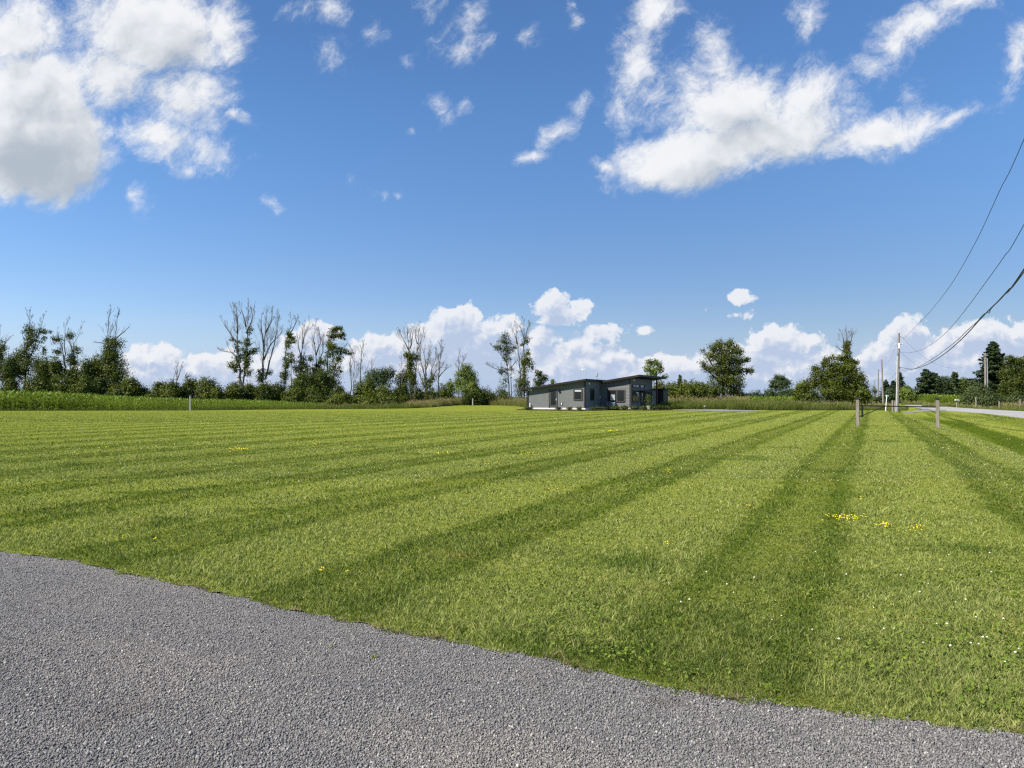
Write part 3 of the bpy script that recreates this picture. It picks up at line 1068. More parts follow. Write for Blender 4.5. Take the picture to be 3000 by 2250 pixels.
# loose stones over the packed path
r = np.random.default_rng(61)
n = 420000
X, Y = screen_points(n, r, 1590, 2420, power=.9)
inside = Y < edge_at(X) + .05 + r.normal(0, .035, n)
X, Y = X[inside], Y[inside]
n = len(X)
s = (r.gamma(4.0, .00078, n) + .0020).clip(.0022, .011) * np.where(r.uniform(0, 1, n) < .01, 1.5, 1)
base = np.array([[1, 0, 0], [0, 1, 0], [-1, 0, 0], [0, -1, 0], [0, 0, 1], [0, 0, -1]], float)
shape = base[None] * np.stack([s, s * r.uniform(.6, 1, n), s * r.uniform(.55, 1.05, n)], 1)[:, None, :] * r.uniform(.7, 1.25, (n, 6, 1)) + r.normal(0, .16, (n, 6, 3)) * s[:, None, None]
a = r.uniform(0, 2 * PI, n)
ca, sa = np.cos(a), np.sin(a)
tl = r.normal(0, .35, n)
x_ = shape[:, :, 0] * ca[:, None] - shape[:, :, 1] * sa[:, None]
y_ = shape[:, :, 0] * sa[:, None] + shape[:, :, 1] * ca[:, None]
z_ = shape[:, :, 2] + x_ * tl[:, None]
V_ = np.stack([x_ + X[:, None], y_ + Y[:, None], z_ - .010 + s[:, None] * .4], -1).reshape(-1, 3)
tri = np.array([[0, 1, 4], [1, 2, 4], [2, 3, 4], [3, 0, 4], [1, 0, 5], [2, 1, 5], [3, 2, 5], [0, 3, 5]])
T_ = (tri[None] + (np.arange(n) * 6)[:, None, None]).reshape(-1, 3)
props(mesh_np('gravel', V_, tris=T_, mat=M['stones'], attr=np.repeat(r.uniform(0, 1, n), 6)), 'loose grey crushed stone covering the path', 'gravel', None, 'stuff')


# ================================================================ the house
K0 = at(1714.3, 1198, 85.0)
K0.z = 0
house = thing('house', K0, 'low modern grey house with dark sloping roofs at the far edge of the lawn', 'house', rz=-TH)
HM = Matrix.Translation(K0) @ Matrix.Rotation(-TH, 4, 'Z')
HI = HM.inverted()


def hpx(zx, zy):
    """House close-up pixel (crop at 1500, 1060, magnified 4.424) -> photograph pixel."""
    return 1500 + zx / 4.424, 1060 + zy / 4.424


def on_front(zx, zy, b):
    """(a, z) of the point seen at a close-up pixel on the plane b = const (walls that face us)."""
    u, v = uv(*hpx(zx, zy))
    o, d = HI @ Vector((0, 0, CAMH)), HI.to_3x3() @ Vector((u, 1, v))
    t = (b - o.y) / d.y
    return (o + d * t).x, (o + d * t).z


def on_side(zx, zy, a):
    """(b, z) on the plane a = const (walls that face the road)."""
    u, v = uv(*hpx(zx, zy))
    o, d = HI @ Vector((0, 0, CAMH)), HI.to_3x3() @ Vector((u, 1, v))
    t = (a - o.x) / d.x
    return (o + d * t).y, (o + d * t).z


GZ = .12          # the house stands on a slight rise
FZ = .30          # top of the pale foundation


def slope1(a):
    return 3.40 + .132 * a


def slope2(a):
    return 3.25 + .147 * a


AL = -7.25
# ---- left block
mb = MB()
mb.prism([(AL, FZ), (0, FZ), (0, slope1(0)), (AL, slope1(AL))], 0, 8.2, 'y')
for i in range(24):                                      # board-and-batten lines
    a = AL + .16 + i * .30
    if a < -.05 and not (-4.62 < a < -3.38) and not (-1.75 < a < -.5):
        mb.lohi((a - .012, -.010, FZ), (a + .012, .004, slope1(a) - .03))
for i in range(18):
    b = .25 + i * .3
    mb.lohi((-.004, b - .012, FZ), (.010, b + .012, slope1(0) - .05))
mb.build('wall', M['siding'], house)
# ---- right block
mb = MB()
AR = 3.72
mb.prism([(.03, FZ), (AR, FZ), (AR, slope2(AR)), (.03, slope2(.03))], 5.44, 15.3, 'y')
z = FZ + .02
while z < 3.6:                                           # lap siding courses
    a_hi = AR - .1
    a_lo = max(.05, (z + .17 - 3.25) / .147) if z + .17 > slope2(.05) else .05
    if a_lo < a_hi:
        mb.prism([(5.44, z), (5.44, z + .165), (5.432, z + .165), (5.405, z)], a_lo, a_hi, 'x')
    z += .175
for i in range(30):
    b = 5.7 + i * .32
    mb.lohi((AR - .004, b - .012, FZ), (AR + .010, b + .016, slope2(AR) - .05))
props(mb.build('wall', M['siding2'], house), 'grey wing wall with horizontal boards')
# ---- porch store behind
mb = MB()
bs, bz = 15.36, 2.50
aL = on_front(1880, 400, bs)[0]
mb.lohi((AR + .03, bs, FZ - .1), (aL, bs + 2.4, bz))
props(mb.build('wall', M['siding3'], house), 'pale porch wall')
mb = MB()
mb.lohi((aL + .01, bs + .02, FZ - .1), (5.15, bs + 2.4, bz))
mb.build('wall', M['trim'], house)
mb = MB()
mb.lohi((AR + .04, bs - .35, bz), (5.45, bs + 2.7, bz + .18))
mb.build('roof', M['fascia'], house)

# ---- roofs
mb = MB()
rl, rr = -7.98, .26


def roof_slab(mb, f, a0, a1, b0, b1, t0, t1):
    mb.prism([(a0, f(a0) + t0), (a1, f(a1) + t0), (a1, f(a1) + t1), (a0, f(a0) + t1)], b0, b1, 'y')


roof_slab(mb, slope1, rl, rr, -.52, 8.5, .005, .17)
b = -.4
while b < 8.4:                                           # standing seams
    roof_slab(mb, slope1, rl + .02, rr - .02, b - .02, b + .02, .165, .205)
    b += .42
rf1 = mb.build('roof', M['roof'], house)
mb = MB()
roof_slab(mb, slope1, rl - .02, rr + .02, -.545, -.523, -.02, .20)
roof_slab(mb, slope1, rl - .025, rl - .003, -.52, 8.5, -.02, .20)
roof_slab(mb, slope1, rr + .003, rr + .03, -.52, 8.5, -.02, .20)
mb.build('fascia', M['fascia'], rf1)
mb = MB()
pl_, prr = .34, 4.98
roof_slab(mb, slope2, pl_, prr, 4.92, 17.6, .005, .17)
b = 5.1
while b < 17.5:
    roof_slab(mb, slope2, pl_ + .02, prr - .02, b - .02, b + .02, .165, .205)
    b += .42
rf2 = mb.build('roof', M['roof'], house)
mb = MB()
roof_slab(mb, slope2, pl_ - .02, prr + .02, 4.895, 4.917, -.03, .21)
roof_slab(mb, slope2, prr + .003, prr + .03, 4.92, 17.6, -.03, .21)
mb.build('fascia', M['fascia'], rf2)

# ---- foundation, corner boards
mb = MB()
mb.lohi((AL - .03, -.03, 0), (.03, 8.2, FZ - .003))
mb.lohi((.034, 5.40, 0), (AR + .03, 15.3, FZ - .003))
mb.build('foundation', M['concrete'], house)
for (a, b, f, w) in ((AL, -.02, slope1, 1), (0, -.02, slope1, 1), (AR, 5.42, slope2, 1)):
    mb = MB()
    z1 = f(a) - .03
    mb.lohi((a - .13 if a > AL else a - .025, b - .03, FZ), (a + .03 if a > AL else a + .12, b + .003, z1))
    if a > AL:
        mb.lohi((a + .003, b + .0035, FZ), (a + .032, b + .15, z1))
    mb.build('corner_trim', M['trim2'] if a == AR else M['trim'], house)


def opening(name, lo, hi, plane, c, mat_frame, mat_glass, wide=.11, depth=.06, bars=(), mull=.05, pane='pane'):
    """Window or glazed panel on a wall: plane 'f' (b = c) or 's' (a = c); lo/hi are (along, z)."""
    mb = MB()

    def bx(m, u0, z0, u1, z1, out, back=0.004):
        if plane == 'f':
            m.lohi((u0, c - out, z0), (u1, c - back if back > 0 else c, z1))
        else:
            m.lohi((c + (back if back > 0 else 0), u0, z0), (c + out, u1, z1))
    u0, z0 = lo
    u1, z1 = hi
    bx(mb, u0, z0, u0 + wide, z1, depth)
    bx(mb, u1 - wide, z0, u1, z1, depth)
    bx(mb, u0 + wide, z1 - wide, u1 - wide, z1, depth)
    bx(mb, u0 + wide, z0, u1 - wide, z0 + wide, depth + .015)
    for t in bars:
        x = u0 + (u1 - u0) * t
        bx(mb, x - mull / 2, z0 + wide, x + mull / 2, z1 - wide, depth - .01)
    w = mb.build(name, mat_frame, house)
    mb = MB()
    bx(mb, u0 + wide, z0 + wide, u1 - wide, z1 - wide, .022, .006)
    mb.build(pane, mat_glass, w)
    return w


def fr(zx0, zy0, zx1, zy1, b):
    a0, z1 = on_front(zx0, zy0, b)
    a1, _ = on_front(zx1, zy0, b)
    _, z0 = on_front((zx0 + zx1) / 2, zy1, b)
    return (a0, z0), (a1, z1)


def sd(zx0, zy0, zx1, zy1, a):
    b0, z1 = on_side(zx0, zy0, a)
    b1, _ = on_side(zx1, zy0, a)
    _, z0 = on_side((zx0 + zx1) / 2, zy1, a)
    return (b0, z0), (b1, z1)


# ---- left block: door, window with blind, side window
lo, hi = fr(478, 358, 588, 596, 0)
lo = (lo[0], FZ)
mb = MB()
mb.lohi((lo[0], -.07, FZ), (lo[0] + .12, -.004, hi[1]))
mb.lohi((hi[0] - .07, -.07, FZ), (hi[0], -.004, hi[1]))
mb.lohi((lo[0] + .12, -.07, hi[1] - .12), (hi[0] - .07, -.004, hi[1]))
mb.lohi((lo[0] + .124, -.04, FZ + .02), (hi[0] - .074, -.004, hi[1] - .124))
door = mb.build('door', M['trim2'], house)
mb = MB()
mb.lohi((lo[0] + .27, -.052, FZ + .32), (hi[0] - .2, -.042, hi[1] - .26))
mb.build('glass', M['glass'], door)
mb = MB()
mb.tube([(hi[0] - .12, -.10, 1.22), (hi[0] - .12, -.045, 1.22)], .028, 10)
mb.lohi((hi[0] - .22, -.115, 1.205), (hi[0] - .10, -.09, 1.235))
mb.lohi((hi[0] - .155, -.05, 1.10), (hi[0] - .085, -.042, 1.42))
mb.build('handle', M['metal'], door)
lo, hi = fr(797, 346, 916, 500, 0)
w = opening('window', lo, hi, 'f', 0, M['trim2'], M['glass'], .16)
mb = MB()
mb.lohi((lo[0] + .17, -.034, hi[1] - .36), (hi[0] - .17, -.024, hi[1] - .17))
mb.build('blind', M['blind'], w)
lo, hi = sd(1012, 345, 1062, 502, 0)
opening('window', lo, hi, 's', 0, M['trim'], M['glass'], .12)
# ---- right block
lo, hi = fr(1238, 360, 1466, 522, 5.405)
opening('window', lo, hi, 'f', 5.405, M['trim2'], M['glass'], .12, bars=(.54,), mull=.14)
lo, hi = sd(1556, 286, 1648, 342, AR)
opening('window', lo, hi, 's', AR, M['trim2'], M['glass_green'], .12, bars=(.5,))
lo, hi = sd(1658, 292, 1718, 345, AR)
opening('window', lo, hi, 's', AR, M['trim2'], M['glass_green'], .12)
lo, hi = sd(1556, 358, 1648, 526, AR)
opening('window', lo, hi, 's', AR, M['trim2'], M['glass_green'], .14, bars=(.5,))
lo, hi = sd(1748, 370, 1810, 526, AR)
opening('window', lo, hi, 's', AR, M['trim2'], M['glass_green'], .16, bars=(.5,))
lo, hi = sd(1664, 376, 1738, 590, AR)
lo = (lo[0], FZ)
mb = MB()
mb.lohi((AR + .004, lo[0], FZ), (AR + .07, lo[0] + .3, hi[1]))
mb.lohi((AR + .004, hi[0] - .3, FZ), (AR + .07, hi[0], hi[1]))
mb.lohi((AR + .004, lo[0] + .3, hi[1] - .15), (AR + .07, hi[0] - .3, hi[1]))
mb.lohi((AR + .004, lo[0] + .302, FZ + .02), (AR + .045, hi[0] - .302, hi[1] - .152))
door = mb.build('door', M['trim'], house)
mb = MB()
mb.lohi((AR + .046, lo[0] + .5, FZ + .3), (AR + .055, hi[0] - .5, hi[1] - .3))
mb.build('glass', M['glass_green'], door)
mb = MB()
mb.tube([(AR + .05, hi[0] - .42, 1.2), (AR + .11, hi[0] - .42, 1.2)], .028, 10)
mb.lohi((AR + .10, hi[0] - .5, 1.18), (AR + .125, hi[0] - .40, 1.22))
mb.build('handle', M['metal'], door)
mb = MB()                                                # small canopy over the entrance
b0, z1 = on_side(1646, 378, AR)
b1, _ = on_side(1742, 378, AR)
mb.prism([(AR + .006, z1 - .02), (AR + .006, z1 + .10), (AR + .75, z1 - .04), (AR + .75, z1 - .12)], b0, b1, 'y')
mb.build('canopy', M['trim'], house)
mb = MB()
mb.tube([(4.55, 14.3, GZ), (4.55, 14.3, slope2(4.55))], .11, 12)
mb.lohi((4.40, 14.15, 0), (4.70, 14.45, GZ + .12))
mb.build('porch_post', M['rust'], house)


# ---- fittings
def lamp_heads(pts, plate):
    mb = MB()
    for p, d in pts:
        p, d = Vector(p), Vector(d).normalized()
        mb.tube([p, p + d * .05, p + d * .16], [.05, .075, .085], 12)
    mb.box(plate, (.12, .05, .12))
    return mb.build('flood_light', M['white'], house)


a0, z0 = on_front(240, 362, 0)
lamp_heads([((a0 - .12, -.06, z0), (-.5, -.8, -.35)), ((a0 + .12, -.06, z0), (.5, -.8, -.35))], (a0, -.03, z0 + .02))
b0, z0 = on_side(986, 278, 0)
lamp_heads([((.06, b0, z0), (.7, -.5, -.3))], (.035, b0 + .05, z0))
b0, z0 = on_side(1567, 236, AR)
lamp_heads([((AR + .06, b0, z0), (.7, -.5, -.3))], (AR + .035, b0 + .05, z0))
a0, z0 = on_front(607, 368, 0)
mb = MB()
mb.box((a0, -.03, z0), (.13, .05, .28))
mb.prism([(-.05, z0 + .14), (-.30, z0 + .10), (-.26, z0 - .10), (-.06, z0 - .12)], a0 - .10, a0 + .10, 'x')
mb.build('wall_light', M['trim'], house)
a0, z0 = on_front(645, 543, 0)
mb = MB()
mb.lohi((a0 - .15, -.04, z0 - .17), (a0 + .15, -.004, z0 + .17))
ob = mb.build('outlet_box', M['trim2'], house)
mb = MB()
mb.lohi((a0 - .05, -.06, z0 - .11), (a0 + .05, -.0405, z0 + .11))
mb.build('cover', M['white'], ob)
a0, z0 = on_front(1312, 462, 5.405)
mb = MB()
mb.lohi((a0 - .28, 5.22, z0 - .33), (a0 + .28, 5.40, z0 + .33))
mb.lohi((a0 - .29, 5.205, z0 + .331), (a0 + .29, 5.41, z0 + .36))
mb.build('meter_box', M['metal'], house)
mb = MB()
b0, z0 = on_side(1200, 455, 0)
mb.lohi((.005, min(b0, 5.1) - .12, z0 - .18), (.09, min(b0, 5.1) + .12, z0 + .18))
mb.build('electric_box', M['metal'], house)
mb = MB()
mb.tube([(AL - .09, -.06, slope1(AL) - .12), (AL - .09, -.06, .2)], .055, 8)
mb.tube([(rl + .1, -.2, slope1(rl) - .03), (AL - .09, -.06, slope1(AL) - .14)], .05, 8)
mb.build('downspout', M['trim'], house)
a0, _ = on_front(233, 565, -.2)
mb = MB()
mb.tube([(a0, -.2, 0), (a0, -.2, .72)], .055, 10)
mb.lathe([(.075, 0), (.075, .08), (.02, .10)], (a0, -.2, .70), 10)
mb.build('cleanout_pipe', M['white'], house)
# on the roofs
a0, z0 = on_front(250, 246, 2.0)
mb = MB()
mb.tube([(a0, 2.0, slope1(a0) + .1), (a0, 2.0, z0)], .05, 10)
mb.build('vent_pipe', M['white'], rf1)
a0, z0 = on_front(1117, 152, 6.5)
mb = MB()
mb.tube([(a0 * 0 - .35, 5.0, slope1(-.35) + .1), (-.35, 5.0, slope1(-.35) + .75)], .06, 10)
mb.lathe([(.09, 0), (.15, .03), (.15, .36), (.10, .42), (.03, .44)], (-.35, 5.0, slope1(-.35) + .70), 12)
mb.build('chimney_pipe', M['metal'], rf1)
mb = MB()
aA, bA = -1.55, 3.5
for s in (-1, 1):
    mb.tube([(aA + s * .42, bA, slope1(aA) + .1), (aA + s * .40, bA, slope1(aA) + 1.1), (aA + s * .33, bA, slope1(aA) + 1.75)], .022, 6)
mb.tube([(aA - .34, bA, slope1(aA) + 1.68), (aA + .34, bA, slope1(aA) + 1.70)], .018, 6)
mb.tube([(aA - .42, bA, slope1(aA) + .35), (aA, bA, slope1(aA) + .62), (aA + .42, bA, slope1(aA) + .35)], .018, 6)
mb.build('antenna', M['metal'], rf1)


def hw(a, b, z=0.0):
    return HM @ Vector((a, b, z))


# ---- outdoor unit of the heat pump
a0, z1 = on_front(1233, 523, 4.6)
a1, _ = on_front(1326, 523, 4.6)
ac = thing('air_conditioner', hw((a0 + a1) / 2, 4.6), 'white outdoor heat pump unit with round fan grille against the grey house', 'air conditioner', rz=-TH)
wd = (a1 - a0)
ht = z1 - .28
mb = MB()
mb.box((0, .17, .28 + ht / 2), (wd, .34, ht))
mb.build('case', M['white'], ac, bevel=.02)
mb = MB()
for k in range(4):
    R0 = .12 + k * .085
    ring = [(-wd * .16 + R0 * math.cos(t), -.012, .28 + ht / 2 + R0 * math.sin(t)) for t in np.linspace(0, 2 * PI, 25)]
    mb.tube(ring, .009, 5, caps=False)
for t in np.linspace(0, PI, 5)[:-1]:
    mb.tube([(-wd * .16 - .38 * math.cos(t), -.012, .28 + ht / 2 - .38 * math.sin(t)), (-wd * .16 + .38 * math.cos(t), -.012, .28 + ht / 2 + .38 * math.sin(t))], .008, 5)
mb.build('fan_grille', M['metal'], ac)
mb = MB()
n = 28
mb.add([(-wd * .16, -.004, .28 + ht / 2)] + [(-wd * .16 + .36 * math.cos(2 * PI * i / n), -.004, .28 + ht / 2 + .36 * math.sin(2 * PI * i / n)) for i in range(n)], [(0, i + 1, (i + 1) % n + 1) for i in range(n)])
mb.build('fan_opening', M['black'], ac)
for s in (-1, 1):
    mb = MB()
    mb.box((s * wd * .38, .17, .14), (.06, .36, .279))
    mb.build('leg', M['metal'], ac)

# ---- mulch bed round the house
bed = [(-8.6, -.2), (-8.2, -1.5), (-5, -1.75), (0, -1.9), (1.2, -1.0), (2.2, 2.4), (4.4, 3.4), (6.2, 3.8), (7.6, 5.2), (8.6, 7), (6.4, 9), (4.6, 15), (3.7, 15.4), (-7, 8)]
mb = MB()
n = len(bed)
mb.add([hw(a, b, .03) for a, b in bed] + [hw(a * .97 - .05, b * .93 + .35, GZ) for a, b in bed], [(i, (i + 1) % n, n + (i + 1) % n, n + i) for i in range(n)] + [tuple(range(n, 2 * n))])
props(mb.build('mulch_bed', M['mulch']), kind='structure')


# ================================================================ plants
def rot_rand(rs_, n):
    v = rs_.normal(0, 1, (n, 3))
    return v / (np.linalg.norm(v, axis=1)[:, None] + 1e-9)


def leaf_quads(C, Nrm, size, rs_, aspect=1.35):
    """Small four-cornered leaf faces at C facing roughly Nrm."""
    n = len(C)
    t = rot_rand(rs_, n)
    A = np.cross(Nrm, t)
    A /= np.linalg.norm(A, axis=1)[:, None] + 1e-9
    B = np.cross(Nrm, A)
    a, b = A * (size * aspect / 2)[:, None], B * (size / 2)[:, None]
    V_ = np.stack([C - a, C - b * .9 + a * .1, C + a, C + b * .9 + a * .1], 1).reshape(-1, 3)
    return V_


class Foliage:
    """Leaf clumps of one crown."""
    def __init__(self, seed):
        self.rs = np.random.default_rng(seed)
        self.V, self.rnd = [], []

    def clump(self, c, rad, n, size=.2, shell=.55, sub=14, upward=.25, fray=.16):
        """c centre, rad (x, y, z) radii, n leaves gathered in small sprays on and inside an ellipsoid."""
        rs_ = self.rs
        rad = np.asarray(rad, float)
        n = int(n * 1.75)
        m = max(1, n // sub)
        d = rot_rand(rs_, m)
        rr = rs_.uniform(0, 1, m) ** (1 / 3)
        rr = shell + (1 - shell) * rr if shell > 0 else rr
        rr = np.where(rs_.uniform(0, 1, m) < .3, rs_.uniform(.1, 1, m), rr)
        rr = rr * (1 + rs_.normal(0, fray, m))
        cc = d * rr[:, None] * rad
        idx = rs_.integers(0, m, n)
        spray = (min(rad) * .16 + .12)
        off = rs_.normal(0, 1, (n, 3)) * spray * np.array([1, 1, .7])
        C = np.asarray(c)[None] + cc[idx] + off
        C[:, 2] = np.maximum(C[:, 2], rs_.uniform(.02, .3, n))
        out = (cc[idx] + off * .6) / (rad ** 2)
        out /= np.linalg.norm(out, axis=1)[:, None] + 1e-9
        Nn = out * .9 + rot_rand(rs_, n) * .62 + np.array([0, 0, upward])
        Nn /= np.linalg.norm(Nn, axis=1)[:, None] + 1e-9
        sz = size * .74 * rs_.uniform(.55, 1.35, n)
        self.V.append(leaf_quads(C, Nn, sz, rs_))
        tone = rs_.uniform(-.22, .22, m)
        self.rnd.append((rs_.uniform(.15, .85, n) + tone[idx]).clip(0, 1))

    def build(self, name, mat, parent):
        V_ = np.concatenate(self.V)
        n = len(V_) // 4
        return mesh_np(name, V_, quads=np.arange(n * 4).reshape(n, 4), mat=mat, parent=parent, attr=np.repeat(np.concatenate(self.rnd), 4))


def grow(mb, p, d, L, rad, level, rs_, up=.13, wig=.06, kids=3, ang=(.22, .55)):
    """One branch and its side branches, sweeping upwards."""
    n = 4 if level > 0 else 3
    pts, rr = [np.array(p)], [rad]
    d = np.array(d) / np.linalg.norm(d)
    dirs = []
    for i in range(n):
        d = d + rs_.normal(0, wig, 3) + np.array([0, 0, up])
        d /= np.linalg.norm(d)
        dirs.append(d)
        pts.append(pts[-1] + d * L / n)
        rr.append(max(.008, rad * (1 - .8 * (i + 1) / n)))
    mb.tube(pts, rr, 4 if rad < .05 else 5, caps=False)
    if level > 0:
        for _ in range(kids):
            t = rs_.uniform(.25, .98)
            i = min(n - 1, int(t * n))
            f = t * n - i
            q = pts[i] * (1 - f) + pts[i + 1] * f
            a = rs_.uniform(*ang)
            s = rot_rand(rs_, 1)[0]
            s = s - dirs[i] * (s @ dirs[i])
            s /= np.linalg.norm(s) + 1e-9
            grow(mb, q, dirs[i] * math.cos(a) + s * math.sin(a), L * rs_.uniform(.45, .8) * (1.12 - .4 * t), max(.010, rr[i] * .45), level - 1, rs_, up, wig, kids, ang)


CROPS = {1: (0, 850, 4.424), 2: (450, 850, 4.424), 3: (900, 850, 4.424), 4: (1350, 850, 4.424), 6: (1800, 850, 4.424), 7: (2250, 900, 4.6075), 8: (2600, 900, 4.6075), 5: (1500, 1060, 4.424)}


def cp(crop, x, y):
    x0, y0, s = CROPS[crop]
    return x0 + x / s, y0 + y / s


def cscale(crop, Y):
    return Y / F / CROPS[crop][2]


seed_no = [100]


def tree(name, label, cat, crop, Y, stems, clumps=(), vines=(), leaf='leaf_vine', bark='bark', base_y=None, r0=.2, leaf_size=.2,
         bare=(), group=None, density=1.0):
    """A tree seen in a close-up crop. stems: lists of (x, y) crop points from the foot up (the first ends on the ground);
    clumps: (x, y, rx, ry, leaves[, depth share]); vines: (stem, from, to, radius m, leaves);
    bare: (stem, from, branch length m, count, levels)."""
    seed_no[0] += 1
    rs_ = np.random.default_rng(seed_no[0])
    sc = cscale(crop, Y)
    u0 = at(*cp(crop, *stems[0][0]), Y) if stems else at(*cp(crop, clumps[0][0], clumps[0][1]), Y)
    gz = float(terrain(u0.x, u0.y))
    t = thing(name, (u0.x, u0.y, gz), label, cat, group)
    org = np.array([u0.x, u0.y, gz])
    lines, radii = [], []
    for si, st in enumerate(stems):
        pts = []
        dep = rs_.normal(0, .25) if si else 0.0
        for k, (x, y) in enumerate(st):
            p = np.array(at(*cp(crop, x, y), Y)) - org
            p[1] += dep * min(1, k) + rs_.normal(0, .06) * k
            pts.append(p)
        if si == 0 or st[0][1] >= stems[0][0][1] - 12:
            pts[0][2] = -.1
        # resample smoothly
        P_ = np.array(pts)
        tt = np.concatenate([[0], np.cumsum(np.linalg.norm(np.diff(P_, axis=0), axis=1))])
        ts = np.linspace(0, tt[-1], max(5, int(tt[-1] / .9)))
        Q_ = np.stack([np.interp(ts, tt, P_[:, i]) for i in range(3)], 1)
        Q_[1:-1] += rs_.normal(0, .05, (len(Q_) - 2, 3))
        ra = (r0 if si == 0 else r0 * .72) * .8 * (1 - .93 * np.linspace(0, 1, len(Q_)) ** 1.1)
        lines.append(Q_)
        radii.append(ra)
    if lines:
        mb = MB()
        for Q_, ra in zip(lines, radii):
            mb.tube(Q_, np.maximum(ra, .018), 7)
        mb.build('trunk', M[bark], t, smooth=True)
    if bare:
        mb = MB()
        for (si, f0, L, count, lev) in bare:
            count = max(5, int(count * .72))
            Q_, ra = lines[si], radii[si]
            for j in range(count):
                f_ = f0 + (1 - f0) * ((j + rs_.uniform(0, 1)) / count)
                i = min(len(Q_) - 2, int(f_ * (len(Q_) - 1)))
                fr_ = f_ * (len(Q_) - 1) - i
                p = Q_[i] * (1 - fr_) + Q_[i + 1] * fr_
                ax = Q_[i + 1] - Q_[i]
                ax /= np.linalg.norm(ax)
                az = rs_.uniform(0, 2 * PI)
                a = rs_.uniform(.4, .85) * (1.05 - .45 * f_)
                s = np.array([math.cos(az), math.sin(az), 0])
                s = s - ax * (s @ ax)
                s /= np.linalg.norm(s) + 1e-9
                grow(mb, p, ax * math.cos(a) + s * math.sin(a), L * rs_.uniform(.8, 1.6) * (1.1 - .82 * f_), max(.016, ra[i] * .22), lev, rs_)
        mb.build('branches', M[bark], t)
    if clumps or vines:
        fo = Foliage(seed_no[0] + 5000)
        for c in clumps:
            x, y, rx, ry, n = c[:5]
            dp = c[5] if len(c) > 5 else 1.0
            ctr = np.array(at(*cp(crop, x, y), Y)) - org + np.array([0, rs_.normal(0, .15) * rx * sc, 0])
            fo.clump(ctr, (rx * sc, rx * sc * .9 * dp, ry * sc), int(n * density), leaf_size)
        for (si, f0, f1, rad, n) in vines:
            Q_ = lines[si]
            k = max(2, int((f1 - f0) * len(Q_)))
            for j in range(k):
                f_ = f0 + (f1 - f0) * (j + rs_.uniform(.2, .8)) / k
                i = min(len(Q_) - 1, int(f_ * (len(Q_) - 1)))
                rr = rad * rs_.uniform(.6, 1.3)
                fo.clump(Q_[i] + np.array([rs_.normal(0, rad * .35), rs_.normal(0, rad * .3), 0]), (rr, rr * .8, rr * 1.2), int(n / k), leaf_size * .9, shell=.3)
        fo.build('crown', M[leaf], t)
    return t


def shrub(label, crop, Y, x, y, rx, ry, leaf='leaf_vine', n=1500, lobes=8, name='shrub', cat='shrub', group=None, size=.22, foot=None):
    """A bush whose outline is centred at a crop pixel: overlapping leafy lobes reaching to the ground."""
    seed_no[0] += 1
    rs_ = np.random.default_rng(seed_no[0])
    c = at(*cp(crop, x, y), Y)
    sc = cscale(crop, Y)
    gz = float(terrain(c.x, c.y))
    t = thing(name, (c.x, c.y, gz), label, cat, group)
    W_, top = rx * sc * 1.22, c.z + ry * sc - gz
    n = int(n * 1.7)
    fo = Foliage(seed_no[0] + 7000)
    for k in range(lobes):
        a = rs_.uniform(0, 2 * PI)
        e = rs_.uniform(.1, .62)
        lx, ly = math.cos(a) * e * W_, math.sin(a) * e * W_ * .85
        hh = top * (1 - .55 * e ** 1.4) * rs_.uniform(.8, 1.02)
        rl_ = W_ * rs_.uniform(.36, .55)
        rz = min(hh * .55, rl_ * 1.2)
        fo.clump((lx, ly, hh - rz), (rl_, rl_ * .9, rz), n // (lobes + 3), size, shell=.7)
        fo.clump((lx * 1.2, ly * 1.2, max(.4, (hh - rz) * .5)), (rl_ * 1.15, rl_, max(.6, (hh - rz) * .75)), n // (lobes * 2), size, shell=.6)
    fo.clump((0, 0, top * .62), (W_ * .55, W_ * .5, top * .38), n * 2 // (lobes + 3), size, shell=.7)
    fo.build('crown', M[leaf], t)
    mb = MB()
    for k in range(4):
        a = rs_.uniform(0, 2 * PI)
        e = rs_.uniform(.1, .5) * W_
        mb.tube([(0.1 * math.cos(a), .1 * math.sin(a), -.1), (e * .5 * math.cos(a), e * .5 * math.sin(a), top * .4), (e * math.cos(a), e * math.sin(a), top * .8)], [.07, .05, .02], 5)
    mb.build('stem', M['bark'], t)
    return t


